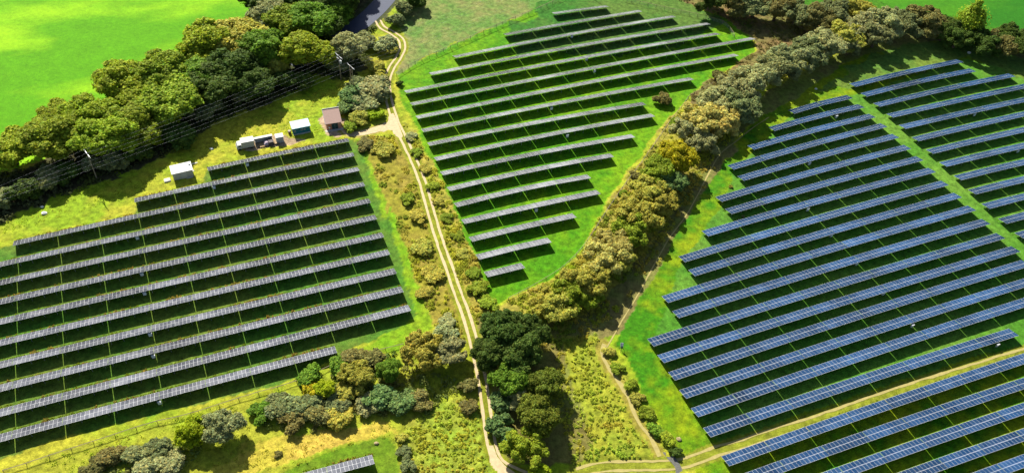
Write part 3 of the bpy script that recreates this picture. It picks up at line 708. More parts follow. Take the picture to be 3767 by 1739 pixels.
  (1520, 660, 100, 'willow', 'tn', 'big straw-coloured tree in the lower hedge'),
  (1555, 650, 70, 'willow', 'gd', 'ochre tree tucked behind the big straw-coloured one'),
  (1480, 705, 95, 'willow', 'gd', 'ochre tree below the big straw-coloured one'),
  (1440, 740, 85, 'willow', 'og', 'grey-olive tree near the lower end of the hedge'),
  (1475, 745, 70, 'willow', 'og', 'olive tree on the shaded side of the lower end'),
  (1400, 775, 85, 'willow', 'gd', 'tan tree at the lower end of the hedge'),
  (1365, 770, 60, 'willow', 'gd', 'small tan tree beside the dark tree clump'),
 ],
 'low bushes on the sunny side of the diagonal hedge': [
  (1690, 310, 35, 'bush', 'og', 'low bush at the fence above the golden tree'),
  (1640, 390, 35, 'bush', 'gd', 'low tan bush at the fence left of the golden tree'),
  (1600, 440, 35, 'bush', 'br', 'reddish low bush at the fence below the golden tree'),
  (1570, 490, 30, 'bush', 'og', 'low bush at the fence beside the ochre trees'),
  (1510, 590, 30, 'bush', 'lm', 'bright low bush at the fence by the straw trees'),
  (1430, 680, 40, 'bush', 'lm', 'lime low bush near the lower fence corner'),
  (1370, 730, 40, 'bush', 'gd', 'tan low bush in the lower fence corner'),
  (1665, 252, 50, 'bush', 'br', 'rust-brown bush at the right end of the middle rows'),
  (1810, 190, 40, 'bush', 'br', 'brown bush on the heath below the longest row'),
 ],
 'trees of the hedge along the top right': [
  (1790, -5, 80, 'willow', 'dk', 'dark tree at the left end of the top right hedge'),
  (1845, 5, 80, 'willow', 'br', 'brownish dark tree, second in the top right hedge'),
  (1900, 15, 80, 'willow', 'gg', 'dusky tree, third in the top right hedge'),
  (1955, 25, 80, 'willow', 'br', 'brown-grey tree, fourth in the top right hedge'),
  (2005, 35, 80, 'willow', 'gg', 'grey-brown tree, fifth in the top right hedge'),
  (2055, 45, 80, 'willow', 'br', 'brown tree where the top hedge nears the diagonal hedge'),
  (2100, 35, 80, 'willow', 'gg', 'dull tree behind the meeting of the two hedges'),
  (2150, 25, 80, 'willow', 'gd', 'golden-topped tree behind the meeting of the two hedges'),
  (2275, 58, 85, 'willow', 'gg', 'dark grey tree right of where the hedges meet'),
  (2325, 52, 90, 'willow', 'br', 'rounded brown tree against the top right pasture'),
  (2375, 75, 75, 'willow', 'dk', 'dark tree between the rounded brown tree and the pointed tree'),
  (2442, 55, 100, 'cone', 'og', 'pointed tall tree rising above the top right hedge'),
  (2410, 95, 70, 'willow', 'dk', 'dark tree at the left foot of the pointed tree'),
  (2475, 108, 75, 'willow', 'dk', 'dark tree at the right foot of the pointed tree'),
  (2515, 112, 75, 'willow', 'br', 'brownish dark tree toward the right edge of the hedge'),
  (2560, 95, 75, 'willow', 'dk', 'dark round tree at the right edge of the picture'),
  (2600, 125, 80, 'willow', 'dk', 'dark tree cut by the right edge below the round one'),
 ],
 'trees of the dark clump beside the track': [
  (1265, 830, 115, 'oak', 'dk', 'large dark green tree at the top of the clump by the track'),
  (1325, 835, 100, 'oak', 'dk', 'dark green crown next to the hedge end'),
  (1235, 890, 95, 'oak', 'dk', 'dark green crown right beside the track'),
  (1310, 895, 110, 'oak', 'dk', 'dark crown in the middle of the clump'),
  (1290, 950, 95, 'oak', 'gr', 'mid green crown below the dark crowns'),
  (1372, 968, 98, 'oak', 'dg', 'yellow-olive topped tree, upper of the two golden crowns'),
  (1295, 985, 70, 'willow', 'gy', 'grey-green slim tree left of the golden crowns'),
  (1355, 1040, 108, 'oak', 'dg', 'yellow-olive topped tree, lower of the two golden crowns'),
  (1265, 1010, 70, 'bush', 'bl', 'blue-green bush between the track and the clump'),
  (1255, 1065, 75, 'bush', 'bl', 'bright blue-green bush along the track below the clump'),
  (1270, 1105, 60, 'bush', 'bl', 'green bush near the bottom of the track'),
  (1320, 1125, 95, 'willow', 'og', 'light olive round tree at the bottom of the clump'),
  (1365, 1190, 70, 'bush', 'lm', 'lime bush cut by the bottom edge'),
 ],
 'trees and bushes below the left field': [
  (1065, 885, 92, 'willow', 'gd', 'large grey-olive tree left of the track'),
  (1132, 885, 72, 'willow', 'gy', 'silver-green tree right beside the track'),
  (1120, 850, 60, 'bush', 'gy', 'pale bush behind the silver-green tree'),
  (980, 930, 64, 'oak', 'gr', 'fresh green round tree left of the grey-olive tree'),
  (895, 945, 72, 'willow', 'gd', 'brown-grey spreading bush tree above the blue-green bushes'),
  (945, 900, 60, 'bush', 'br', 'rust-brown bush beside the fence'),
  (895, 905, 55, 'bush', 'br', 'brown bush at the fence corner'),
  (845, 930, 55, 'bush', 'gr', 'green bush at the end of the fence'),
  (790, 945, 55, 'bush', 'gr', 'green bush below the lowest left row'),
  (815, 975, 50, 'oak', 'lm', 'bright yellow small tree among brown bushes'),
  (775, 985, 45, 'bush', 'ye', 'yellow bush left of the bright yellow small tree'),
  (875, 990, 55, 'bush', 'gd', 'ochre bush below the spreading bush tree'),
  (960, 995, 75, 'bush', 'bl', 'blue-green bush in the middle of the lower scrub'),
  (1010, 1005, 65, 'bush', 'bl', 'blue-green bush on the right of the lower scrub'),
  (930, 1020, 60, 'bush', 'gy', 'pale green bush below the blue-green bushes'),
  (1060, 1010, 55, 'bush', 'br', 'brown bush in the shade left of the track'),
  (740, 1010, 65, 'bush', 'gg', 'grey bush in the long thicket, upper side'),
  (695, 1020, 65, 'bush', 'gg', 'dusky bush in the long thicket, left part'),
  (660, 1040, 55, 'bush', 'gr', 'green bush at the left end of the long thicket'),
  (785, 1025, 60, 'bush', 'gg', 'grey-green bush in the long thicket, middle'),
  (840, 1015, 60, 'bush', 'gg', 'dull bush in the long thicket, right part'),
  (800, 1055, 60, 'bush', 'br', 'brown bush on the lower side of the long thicket'),
  (740, 1060, 60, 'bush', 'br', 'brownish bush on the lower left of the thicket'),
  (855, 1045, 60, 'bush', 'gd', 'tan bush at the lower right of the thicket'),
  (560, 1072, 90, 'oak', 'gy', 'grey-green round tree above the bottom left corner'),
  (485, 1085, 80, 'oak', 'lm', 'lime-yellow round tree left of the grey-green one'),
  (285, 1155, 60, 'bush', 'br', 'dark brown bush near the bottom left edge'),
  (345, 1155, 60, 'bush', 'gg', 'grey bush near the bottom left edge, right of the brown one'),
  (400, 1135, 60, 'bush', 'gg', 'dusky bush left of the lime-yellow tree'),
  (430, 1160, 60, 'bush', 'gy', 'pale grey bush below the lime-yellow tree'),
  (380, 1180, 60, 'bush', 'gy', 'pale bush cut by the bottom edge on the left'),
  (230, 1180, 50, 'bush', 'br', 'brown low bush in the bottom left corner'),
  (1020, 1140, 35, 'bush', 'gg', 'dark bush on the strip right of the mown grass'),
  (1030, 1170, 35, 'bush', 'gg', 'dark bush at the bottom end of the strip'),
  (1010, 1105, 30, 'bush', 'gd', 'small olive bush at the corner of the mown grass'),
  (700, 1143, 18, 'bush', 'br', 'single small brown shrub on the tan grass'),
  (1180, 975, 45, 'bush', 'br', 'rusty bush left of the lower track'),
  (1180, 1020, 40, 'bush', 'br', 'rust-coloured bush lower down beside the track'),
 ],
 'bushes along the dirt path': [
  (1530, 880, 30, 'bush', 'gd', 'tan bush at the upper end of the dirt path'),
  (1555, 925, 32, 'bush', 'og', 'olive bush beside the upper dirt path'),
  (1580, 965, 32, 'bush', 'og', 'olive bush halfway along the dirt path'),
  (1605, 1000, 34, 'bush', 'gd', 'tan-green bush along the dirt path'),
  (1625, 1040, 36, 'bush', 'og', 'green bush in the lower half of the dirt path'),
  (1650, 1075, 38, 'bush', 'gr', 'green bush near the lower end of the dirt path'),
  (1675, 1110, 40, 'bush', 'og', 'bush next to the ditch'),
  (1700, 1140, 30, 'bush', 'dk', 'dark small bush over the ditch by the lane'),
 ],
 'small shrubs out on the lawns': [
  (1530, 645, 10, 'bush', 'gg', 'tiny shrub on the middle lawn below the rows'),
  (1478, 742, 9, 'bush', 'gg', 'tiny dark shrub on the middle lawn near the tip'),
  (1838, 470, 12, 'bush', 'gd', 'tiny shrub on the yellow patch of the right lawn'),
  (1870, 545, 10, 'bush', 'gg', 'tiny dark shrub on the right lawn near the row ends'),
 ],
}
for grp, lst in PLANTS.items():
    for x, y, wd, kind, pal, lab in lst:
        plant(x, y, wd, kind, pal, lab, grp)


# ------------------------------------------------------------------ loose vegetation nobody could count
def tufts(name, X, Y, Hh, Rr, col, m, blades=7, lean=.35):
    n = len(X); Zg = ground_z(X, Y); V = []
    k = blades
    a = RNG.random((n, k))*6.283; rad = RNG.random((n, k))**.5*Rr[:, None]
    bx = X[:, None]+np.cos(a)*rad; by = Y[:, None]+np.sin(a)*rad
    h = Hh[:, None]*RNG.uniform(.55, 1.15, (n, k)); wv = RNG.uniform(.05, .12, (n, k))*(1+Hh[:, None])
    b = RNG.random((n, k))*6.283; cx, cy = np.cos(b)*wv, np.sin(b)*wv
    lx, ly = np.cos(a)*h*lean, np.sin(a)*h*lean
    z0 = Zg[:, None]-.03+0*h
    P0 = np.stack([bx-cx, by-cy, z0], -1); P1 = np.stack([bx+cx, by+cy, z0], -1)
    P2 = np.stack([bx+cx*.7+lx, by+cy*.7+ly, z0+h], -1); P3 = np.stack([bx-cx*.7+lx, by-cy*.7+ly, z0+h], -1)
    V = np.stack([P0, P1, P2, P3], 2).reshape(-1, 4, 3)
    cc = np.repeat(col, k, 0)*RNG.uniform(.75, 1.25, (n*k, 1))
    return struct(obj(name, quadmesh(name, V, cc), m), 'stuff')
# uncut grass along the sunny foot of every row
xs, ys, hh, cc = [], [], [], []
for mid, ang, Ld, bulge, dy, fld in ROWS_GEO:
    dens = {'L': 5, 'M': 3, 'T': 3}.get(fld, 1.6); n = int(Ld*dens)
    t = RNG.uniform(-1, 1, n); lx = t*Ld/2; ly = bulge*(1-t*t)+dy+RNG.uniform(-.2, 1.0 if fld in 'LT' else .7, n)
    x = mid[0]+lx*math.cos(ang)-ly*math.sin(ang); y = mid[1]+lx*math.sin(ang)+ly*math.cos(ang)
    k = fbm(x, y, 4, 2)
    xs.append(x); ys.append(y); hh.append((.22 if fld in 'LT' else .13)+.55*np.clip(k-.45, 0, 1)*(1.6 if fld in 'LT' else .5))
    if fld in 'LT': c = np.where((k > .56)[:, None], np.array([[.30, .22, .04]]), np.array([[.20, .25, .012]]))
    else: c = np.array([[.15, .24, .010]])*np.ones((n, 1))
    cc.append(c)
xs, ys, hh, cc = map(np.concatenate, (xs, ys, hh, cc))
tufts('uncut_grass', xs, ys, hh, np.full(len(xs), .35), cc, M_GRASS)

def scatter(polys, dens, hmin, hmax, cols, thr=.42, scale=5, seed=3):
    """dens plants to the square metre, in clumps, kinds changing gradually."""
    X, Y, Hs, Cs = [], [], [], []; cols = np.array(cols)
    for pl in polys:
        g = np.array(gp(pl)); lo, hi = g.min(0), g.max(0); lo = np.maximum(lo, [-225, 76, 0]); hi = np.minimum(hi, [250, 372, 1])
        n = int((hi[0]-lo[0])*(hi[1]-lo[1])*dens)
        x = RNG.uniform(lo[0], hi[0], n); y = RNG.uniform(lo[1], hi[1], n)
        k = inside(g, x, y) & (fbm(x, y, scale, seed) > thr); x, y = x[k], y[k]
        X.append(x); Y.append(y); q = fbm(x, y, 3, seed+1)
        Hs.append(hmin+(hmax-hmin)*q); t = np.clip((fbm(x, y, 11, seed+2)-.3)*2.5, 0, .999)*(len(cols)-1); i = t.astype(int); f = (t-i)[:, None]
        Cs.append(cols[i]*(1-f)+cols[np.minimum(i+1, len(cols)-1)]*f)
    return map(np.concatenate, (X, Y, Hs, Cs))
def clear(x, y, *arrs):
    i = np.clip(np.searchsorted(gx, x), 1, len(gx)-1); j = np.clip(np.searchsorted(gy, y), 1, len(gy)-1)
    k = AMP[i, j] > .1
    return [x[k], y[k]]+[a[k] for a in arrs]
def leafy(name, X, Y, Hh, col, leaf=.2, per=26):
    """Low leafy plants: domes of leaf clumps."""
    n = len(X); Zg = ground_z(X, Y); d = fib(n*per, RNG).reshape(n, per, 3); d[..., 2] = np.abs(d[..., 2])
    rad = (Hh*RNG.uniform(.8, 1.4, n))[:, None, None]
    p = np.stack([X, Y, Zg], -1)[:, None]+d*rad*np.array([1.0, 1.0, .9])*RNG.uniform(.75, 1.05, (n, per, 1))
    nn = d+.5*RNG.normal(size=d.shape); nn /= np.linalg.norm(nn, axis=2)[..., None]
    t = np.cross(nn, RNG.normal(size=d.shape)); t /= np.linalg.norm(t, axis=2)[..., None]; b = np.cross(nn, t)
    s = leaf*RNG.uniform(.6, 1.4, (n, per, 1))*(.6+Hh[:, None, None]*.5)
    Q = np.stack([p+t*s, p+b*s*.8, p-t*s, p-b*s*.8], 2).reshape(-1, 4, 3)
    cc = np.repeat(col*RNG.uniform(.75, 1.25, (n, 1)), per, 0)*RNG.uniform(.8, 1.2, (n*per, 1))
    return struct(obj(name, quadmesh(name, Q, cc), M_GRASS), 'stuff')
Zd = {z[0]: z[1] for z in ZONES}
leafy('bracken', *clear(*scatter([Zd['scrub'], Zd['verge'], Zd['hedgefoot']], 1.2, .22, .8, [(.50, .47, .04), (.38, .44, .04), (.54, .43, .07), (.26, .34, .035)], .40)))
leafy('brambles', *clear(*scatter([Zd['Sscrub'], Zd['triangle']], 1.1, .18, .55, [(.50, .49, .05), (.40, .50, .05), (.54, .46, .06), (.36, .48, .05)], .30)))
THICKET = [(640, 1040), (740, 985), (880, 925), (1000, 885), (1060, 930), (1170, 960), (1080, 1040), (920, 1045), (790, 1085), (680, 1085)]
THICKET2 = [(230, 1170), (300, 1130), (430, 1100), (520, 1110), (480, 1190), (300, 1240)]
leafy('thicket', *clear(*scatter([THICKET, THICKET2], .45, .35, 1.3, [(.26, .28, .06), (.20, .26, .06), (.28, .25, .07), (.16, .25, .05)], .34)), leaf=.26)
leafy('heather', *clear(*scatter([Zd['Eheath']], .5, .25, .8, [(.20, .21, .05), (.26, .19, .07), (.15, .21, .035)], .36)))
leafy('undergrowth', *clear(*scatter([Zd['band']], .45, .4, 1.6, [(.11, .14, .03), (.09, .10, .04), (.18, .20, .08)], .36)), leaf=.3)
x, y, h, c = clear(*scatter([Zd['Sgrass'], [(0, 560), (430, 400), (700, 260), (930, 180), (990, 280), (900, 340), (520, 400), (330, 490), (0, 600)]], .6, .10, .35, [(.38, .46, .03), (.28, .42, .022), (.50, .46, .06), (.38, .43, .04)], .40))
tufts('rough_grass', x, y, h, np.full(len(x), .4), c, M_GRASS)
x, y, h, c = scatter([Zd['orange']], .35, .1, .3, [(.5, .38, .06), (.42, .38, .04)], .45)
tufts('dry_grass', x, y, h, np.full(len(x), .4), c, M_GRASS)
# ------------------------------------------------------------------ sheds by the left field
def frame2(a, b):
    p, q = s2g(*Z(*a)), s2g(*Z(*b)); return p, math.atan2(q[1]-p[1], q[0]-p[0]), float(np.linalg.norm(q-p))
def gable_roof(Lx, Ly, zl, zr, over=.15, th=.12):
    """Single pitch: low at y=0 side (zl), high at the far side (zr)."""
    return MB().prism([(-over, zl), (Ly+over, zr), (Ly+over, zr+th), (-over, zl+th)], -over, Lx+over)
def walls(Lx, Ly, zl, zr): return MB().prism([(0, -.1), (Ly, -.1), (Ly, zr), (0, zl)], 0, Lx)
m_cream = mat('cream_panel', (.40, .38, .30), .6, var=.12, vscale=1.5)
m_roofw = mat('pale_roof_sheet', (.43, .44, .42), .5, var=.08)
m_teal = mat('teal_cladding', (.012, .13, .16), .5, var=.1, vscale=2)
m_troof = mat('pale_teal_roof', (.38, .56, .58), .45, var=.08)
m_brick = mat('pink_brick', (.50, .24, .17), .8, var=.2, vscale=3)
m_proof = mat('pink_roof_sheet', (.46, .30, .24), .6, var=.12, vscale=1.5)
m_dark = mat('dark_green_door', (.015, .05, .05), .5)
m_grey = mat('grey_steel', (.30, .32, .33), .5)
m_conc = mat('concrete', (.42, .40, .35), .85, var=.2, vscale=2)
m_tyre = mat('tyre_rubber', (.02, .02, .02), .8)
m_glass = mat('dark_glass', (.02, .03, .035), .1, spec=.6)
# white cabin
p, a, L_ = frame2((218, 1022), (478, 962)); D_ = 3.4
t = tag(empty('equipment_cabin', p, a), 'white flat-roofed equipment cabin standing alone above the left field', 'cabin')
walls(L_, D_, 2.7, 2.9).build('wall', m_cream, t); gable_roof(L_, D_, 2.7, 2.9, .2).build('roof', m_roofw, t)
MB().box((L_*.55, -.03, 1.2), (1.6, .05, 2.2)).build('door', mat('cream_door', (.46, .44, .36), .5), t)
MB().box((L_/2, D_/2, .02), (L_+.9, D_+.9, .12)).build('base_slab', m_conc, t)
MB().box((L_*.93, D_*.7, 3.02), (.5, .5, .35), bev=.04).build('roof_vent', m_grey, t)
MB().box((L_*.5, D_*.4, 2.93), (.18, .18, .2), bev=.02).build('vent_pipe', m_grey, t)
g = s2g(*Z(130, 1020))
o = MB().box((0, 0, .25), (1.9, 1.5, .55), rz=.5, rx=.12, bev=.15).build('rubble_sack', mat('pale_sacking', (.62, .58, .48), .9, var=.2)); o.location = g
tag(o, 'pale bulging sack dumped left of the white cabin', 'sack')
g1, g2 = s2g(*Z(400, 820)), s2g(*Z(525, 785)); dv = g2-g1
o = MB().box((0, 0, .1), (float(np.linalg.norm(dv)), .5, .3), bev=.02).build('concrete_beam', m_conc); o.location = (g1+g2)/2; o.rotation_euler = (0, 0, math.atan2(dv[1], dv[0]))
tag(o, 'pale concrete beam lying behind the white cabin', 'beam')
# box truck
p, a, L_ = frame2((1118, 622), (1285, 590)); W_ = 2.3
t = tag(empty('box_truck', p, a), 'cream box truck parked with its cab to the left, left end of the yard', 'truck')
MB().box((L_/2, W_/2, 1.85), (L_, W_, 2.3), bev=.05).build('cargo_box', m_cream, t)
MB().box((L_/2, W_/2, 3.035), (L_+.1, W_+.1, .07), bev=.02).build('roof', m_roofw, t)
cab = MB().prism([(-.1, .5), (-1.55, .5), (-1.6, 1.3), (-1.15, 2.2), (-.1, 2.25)], 0, 1).mesh('cab')
for v in cab.vertices: v.co = Vector((v.co.y, W_*.04+v.co.x*W_*.92, v.co.z))
cabo = obj('cab', cab, m_roofw, t)
MB().box((-1.40, W_/2, 1.78), (.06, W_*.78, .75), rz=0).build('windscreen', m_glass, cabo).rotation_euler = (0, 0, 0)
MB().box((-.62, W_*.03, 1.7), (.7, .04, .5)).build('window', m_glass, cabo)
MB().box((L_*.45, W_/2, .62), (L_*1.05, W_*.7, .16)).build('chassis', m_grey, t)
for x in (-.75, L_*.75):
    for y in (.16, W_-.16):
        MB().rod((x, y-.13, .42), (x, y+.13, .42), .45, n=14).build('wheel', m_tyre, t)
# open shelter with load
p, a, L_ = frame2((1300, 600), (1535, 552)); 
t = tag(empty('open_shelter', p, a), 'low open-fronted shelter with a white roof edge between truck and grey cabinet', 'shelter')
MB().box((L_/2, 2.9, .95), (L_, .10, 1.9)).build('back_wall', m_conc, t)
MB().box((L_/2, 2.75, 1.99), (L_+.3, .9, .12)).build('roof', m_roofw, t)
for x in (.08, L_-.08): MB().box((x, 1.9, .9), (.08, 1.86, 1.7)).build('side_wall', m_conc, t)
ca, sa = math.cos(a), math.sin(a)
def loc(x, y, z=0): return (p[0]+x*ca-y*sa, p[1]+x*sa+y*ca, z)
def loose(name, mb, m, x, y, label, cat):
    o = mb.build(name, m); o.location = loc(x, y); o.rotation_euler = (0, 0, a); return tag(o, label, cat)
s = MB()
for i in range(3):
    for k in range(6): s.box((k*.26-.65, (i-1)*.04, .12+i*.14), (.22, 2.2-.2*i, .10), rz=(k % 3-1)*.03)
loose('timber_pile', s, mat('tan_planks', (.40, .27, .12), .8, var=.3, vscale=3), L_*.36, .75, 'pile of tan planks in front of the open shelter', 'timber')
s = MB(); s.box((0, 0, .55), (1.5, 1.9, .9), bev=.3); s.box((.1, .1, 1.05), (1.0, 1.3, .3), rx=.1, bev=.12)
loose('tarpaulin_heap', s, mat('mauve_tarpaulin', (.32, .25, .30), .6, var=.25, vscale=2, bump=.8, bscale=2), L_*.60, 1.0, 'mauve tarpaulin heap in the middle of the open shelter', 'tarpaulin')
s = MB(); s.box((0, 0, .7), (1.6, 2.2, 1.3), bev=.12); s.box((0, -.9, .35), (1.2, .5, .6), bev=.05)
loose('storage_crate', s, mat('dark_crate', (.07, .055, .055), .7, var=.3), L_*.86, 1.1, 'dark bulky crate at the right end of the open shelter', 'crate')
s = MB()
for k in range(4): s.box((.02*k, 0, .08+k*.17), (1.2, 1.0, .05)); [s.box((xx, 0, .02+k*.17), (.1, 1.0, .1)) for xx in (-.5, 0, .5)]
loose('pallet_stack', s, mat('pallet_wood', (.30, .21, .11), .8, var=.3), L_+.8, .4, 'stack of wooden pallets left of the small grey cabinet', 'pallets')
# small grey cabinet
p, a, L_ = frame2((1568, 530), (1665, 512))
t = tag(empty('switch_cabinet', p, a), 'small pale grey switch cabinet between the shelter and the teal shed', 'cabinet')
MB().box((L_/2, .9, 1.1), (L_, 1.8, 2.3), bev=.05).build('housing', mat('pale_grey_steel', (.50, .52, .51), .5), t)
MB().box((L_/2, .9, 2.29), (L_+.2, 2.0, .1), bev=.02).build('roof', m_roofw, t)
for x in (.27, .73): MB().box((L_*x, -.02, 1.1), (L_*.42, .04, 1.9)).build('door', m_grey, t)
# teal shed
p, a, L_ = frame2((1788, 420), (2012, 374)); D_ = 3.0
t = tag(empty('teal_shed', p, a), 'teal shed with pale roof and small white-framed windows', 'shed')
walls(L_, D_, 2.5, 2.9).build('wall', m_teal, t); gable_roof(L_, D_, 2.5, 2.9, .22).build('roof', m_troof, t)
for x, z_, w_, h_ in ((.12, 1.35, .45, .75), (.52, 1.55, .75, .55), (.70, 1.6, .5, .6)):
    wf = MB().box((L_*x, -.03, z_), (w_, .06, h_)).build('window', m_roofw, t)
    MB().box((L_*x, -.07, z_), (w_-.22, .03, h_-.22)).build('pane', m_glass, wf)
MB().box((L_/2, -.25, .12), (L_, .5, .3)).build('step', m_conc, t)
s = MB(); s.rod((0, 0, -.02), (0, 0, 1.2), .45, n=14); s.rod((0, 0, .38), (0, 0, .44), .47, n=14); s.rod((0, 0, .78), (0, 0, .84), .47, n=14)
o = s.build('water_butt', mat('brown_drum', (.14, .09, .06), .5)); o.location = s2g(*Z(1738, 400)); tag(o, 'brown drum standing at the left end of the teal shed', 'drum')
# brick substation
p, a, L_ = frame2((2228, 356), (2422, 326)); D_ = 4.6
t = tag(empty('brick_substation', p, a), 'pink brick substation with a sloping roof and dark double door', 'building')
walls(L_, D_, 2.5, 4.6).build('wall', m_brick, t); gable_roof(L_, D_, 2.55, 4.65, .25, .14).build('roof', m_proof, t)
MB().box((L_/2, D_+.30, 4.75), (L_+.6, .12, .34)).build('fascia', m_roofw, t)
MB().prism([(-.27, 2.5), (D_+.27, 4.68), (D_+.27, 4.86), (-.27, 2.70)], -.38, -.255).build('verge_board', m_roofw, t)
d = MB().box((L_*.56, -.06, 1.15), (L_*.42, .10, 2.4)).build('door', m_dark, t)
MB().box((L_*.56, -.13, 1.15), (.05, .04, 2.2)).build('door_seam', m_grey, d)
MB().box((L_*.2, -.02, 1.2), (L_*.24, .03, 2.3)).build('infill_panel', mat('orange_brick', (.45, .17, .08), .8, var=.25, vscale=4), t)
MB().box((L_/2, -.5, .04), (L_+1.2, 1.0, .14)).build('door_slab', m_conc, t)
s = MB(); s.rod((0, 0, -.05), (0, 0, 1.0), .05); s.box((0, 0, 1.25), (.6, .1, .6), bev=.05)
o = s.build('warning_sign', M_WHITE); o.location = s2g(*Z(2265, 362)); tag(o, 'white sign board on a short post by the substation door', 'sign')

# ------------------------------------------------------------------ power poles and wires
def pole_pt(src, h): return s2g(src[0], src[1], h)
WD = s2g(1246, 206, 10)-s2g(321, 566, 10); WD /= np.linalg.norm(WD); WN = np.array([-WD[1], WD[0], 0]); WA = math.atan2(WD[1], WD[0])
POLE_H = 10.0
def power_pole(src, label, kind):
    g = pole_pt(src, POLE_H); t = tag(empty('power_pole', (g[0], g[1], 0), WA), label, 'pole', 'poles of the power lines')
    if kind == 'double':
        for y in (-.8, .8): MB().rod((0, y, -.3), (0, y*.85, POLE_H), .17, .12, 8).build('post', M_WOOD, t)
        MB().rod((0, -.8, POLE_H*.72), (0, .8, POLE_H*.88), .06, n=5).build('brace', M_WOOD, t)
    else:
        MB().rod((0, 0, -.3), (0, 0, POLE_H+.1), .18, .12, 8).build('post', M_WOOD, t)
    ca_ = MB().box((0, 0, POLE_H-.1), (.16, 4.4, .16)).build('crossarm', M_WIRE, t)
    for y in (-1.9, 0, 1.9):
        MB().rod((0, y, POLE_H-.05), (0, y, POLE_H+.35), .08, .05, 8).build('insulator', m_grey, ca_)
    if kind == 'lattice':
        MB().box((0, 0, POLE_H-1.4), (.14, 3.0, .14)).build('lower_crossarm', M_WIRE, t)
        MB().box((.35, 0, POLE_H-2.6), (.8, .9, 1.1), bev=.08).build('transformer', m_grey, t)
        s = MB()
        for k in (-1, 1): s.rod((0, k*1.9, POLE_H-.1), (0, 0, POLE_H-1.4), .05, n=5)
        s.build('stay', M_WIRE, t)
    return g, t
power_pole((321, 566), 'single wooden power pole with one crossarm at the foot of the tree line', 'single')
power_pole((1246, 206), 'power pole with two crossarms and a transformer in front of the trees', 'lattice')
power_pole((1290, 244), 'double-legged wooden power pole beside the silvery bush', 'double')
power_pole((-160, 776), 'wooden power pole outside the left edge carrying the lower wires', 'single')
power_pole((-620, 935), 'wooden power pole outside the left edge carrying the upper wires', 'single')
power_pole((2150, -130), 'power pole outside the top edge carrying the upper wires', 'single')
def wire(stops, off, label, grp, sag):
    V = []; 
    for (a, b) in zip(stops[:-1], stops[1:]):
        for k in range(25):
            t = k/24; q = a*(1-t)+b*t; V.append((q[0]+WN[0]*off, q[1]+WN[1]*off, POLE_H+.33-sag*4*t*(1-t)))
    cu = bpy.data.curves.new('overhead_wire', 'CURVE'); cu.dimensions = '3D'; sp = cu.splines.new('POLY'); sp.points.add(len(V)-1)
    for i, v in enumerate(V): sp.points[i].co = (*v, 1)
    cu.bevel_depth = .0105; cu.bevel_resolution = 0
    tmp = bpy.data.objects.new('tmp', cu); C.objects.link(tmp)
    me = bpy.data.meshes.new_from_object(tmp.evaluated_get(bpy.context.evaluated_depsgraph_get())); bpy.data.objects.remove(tmp)
    me.materials.clear(); me.name = 'overhead_wire'
    tag(obj('overhead_wire', me, M_WIRE), label, 'wire', grp)
U_ = [pole_pt(s, POLE_H) for s in ((-620, 935), (321, 566), (1246, 206), (2150, -130))]
V_ = [pole_pt(s, POLE_H) for s in ((-160, 776), (1290, 244), (2200, -100))]
for off, nm in ((1.9, 'topmost'), (0, 'middle'), (-1.9, 'lowest')):
    wire(U_, off, '%s wire of the upper power line, running over the single pole' % nm, 'power line wires', 1.2)
    wire(V_, off, '%s wire of the lower power line, running to the double-legged pole' % nm, 'power line wires', 1.8)

# ------------------------------------------------------------------ fences
def fence(path, label, sp=3.2, h=1.5, rail=True):
    P = smooth_path(path, .8); seg = np.r_[0, np.cumsum(np.linalg.norm(np.diff(P, axis=0), axis=1))]
    n = min(100, int(seg[-1]/sp)+1); tt = np.linspace(0, seg[-1], n)
    X = np.interp(tt, seg, P[:, 0]); Y = np.interp(tt, seg, P[:, 1])
    t = tag(empty('wire_fence', (X[0], Y[0], 0)), label, 'fence', 'field fences')
    pm = MB().rod((0, 0, -.2), (0, 0, h+.1), .075, n=5).mesh('post'); pm.materials.append(M_WOOD)
    for x, y in zip(X, Y):
        o = obj('post', pm, None, t); o.location = (x-X[0], y-Y[0], 0)
    s = MB()
    for z in (.35, .75, 1.15, h):
        for i in range(n-1): s.rod((X[i]-X[0], Y[i]-Y[0], z), (X[i+1]-X[0], Y[i+1]-Y[0], z), .018, n=3)
    s.build('wire', M_STEEL, t)
    s = MB()
    for i in range(n-1): s.box(((X[i]+X[i+1])/2-X[0], (Y[i]+Y[i+1])/2-Y[0], h+.02), (float(np.hypot(X[i+1]-X[i], Y[i+1]-Y[i])), .09, .09), rz=math.atan2(Y[i+1]-Y[i], X[i+1]-X[i]))
    s.build('rail', M_WOOD, t)
fence([s2g(*Cc(x, y)) for x, y in [(1005, 432), (940, 470), (893, 490), (852, 545), (790, 622), (720, 725), (650, 825), (560, 945), (480, 1060), (400, 1185)]]+[s2g(*G(x, y)) for x, y in [(345, 75), (250, 170), (140, 240), (60, 285), (-20, 325)]], 'post and wire fence along the right side of the triangular middle field')
fence([s2g(*B(x, y)) for x, y in [(705, 385), (740, 360), (830, 310), (960, 255), (1100, 190), (1290, 105)]]+[s2g(*Cc(x, y)) for x, y in [(120, 60), (260, -5)]], 'post and wire fence along the upper left side of the middle field')
fence([s2g(*Cc(x, y)) for x, y in [(560, 5), (700, 38), (850, 70), (1000, 105), (1070, 130), (1115, 190)]], 'post and wire fence along the far side of the middle field by the heath')
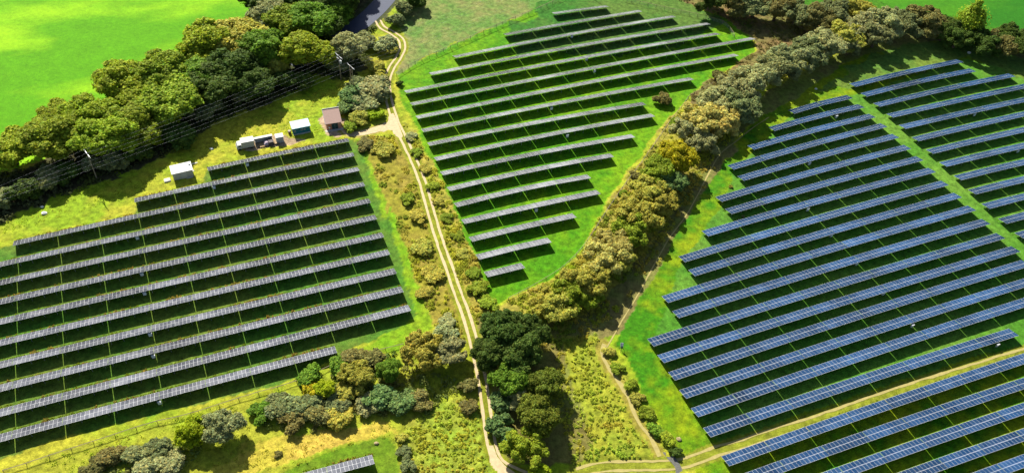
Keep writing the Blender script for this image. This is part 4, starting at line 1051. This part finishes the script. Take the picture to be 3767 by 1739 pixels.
fence([s2g(*E(x, y)) for x, y in [(20, 1185), (90, 1165), (250, 1110), (500, 1030), (760, 945), (940, 905), (1110, 850), (1287, 795)]]+[s2g(*F(x, y)) for x, y in [(190, 740), (430, 635), (600, 585), (740, 550)]], 'post and wire fence below the left field', 4.5, .95)

# ------------------------------------------------------------------ odds and ends
t = empty('weather_station', s2g(*G(548, 572))); tag(t, 'small weather station on three legs alone on the right lawn', 'weather station')
for k in range(3):
    q = k*2.094+.3; MB().rod((math.cos(q)*.9, math.sin(q)*.9, -.05), (0, 0, 1.2), .06, n=5).build('leg', m_dark, t)
MB().rod((0, 0, 1.1), (0, 0, 2.3), .06, n=6).build('mast', m_grey, t)
MB().box((-.1, .3, 2.0), (.8, .08, 1.1), rx=-.6, bev=.03).build('solar_panel', M_WHITE, t)
MB().box((0, 0, 1.3), (.5, .4, .55), bev=.05).build('instrument_box', m_dark, t)
ROCK_V, ROCK_F = ico(2)
m_rock = mat('pale_stone', (.60, .60, .55), .8, var=.2); m_rock2 = mat('tan_stone', (.30, .24, .12), .9, var=.3)
def boulder(src, sz, m, label, seed):
    rg = np.random.default_rng(seed); v = ROCK_V*(1+.13*rg.normal(size=(len(ROCK_V), 1)))*np.array([1, .8, .55])*sz
    v[:, 2] = np.maximum(v[:, 2], -.2)
    o = obj('boulder', pymesh('boulder', v, ROCK_F), m); g = s2g(*src); o.location = (g[0], g[1], sz*.25); tag(o, label, 'boulder')
boulder((163, 786), .75, m_rock, 'pale round boulder in the grass at the left edge of the shade', 1)
boulder((155, 762), .5, m_rock, 'small pale boulder in shade just above the pale round one', 2)
boulder(D(240, 449), .5, m_rock, 'pale boulder in front of the diagonal hedge on the right lawn', 3)
boulder(D(1008, 268), .75, m_rock, 'pale boulder at the far corner of the right lawn', 4)
boulder(G(837, 1020), .7, m_rock2, 'tan boulder on the bright lawn left of the lowest row', 5)
boulder(Z(710, 605), .6, m_rock, 'pale stone in the rough grass left of the truck', 6)
boulder(F(605, 1040), .6, m_rock2, 'tan stone at the corner of the mown grass', 7)
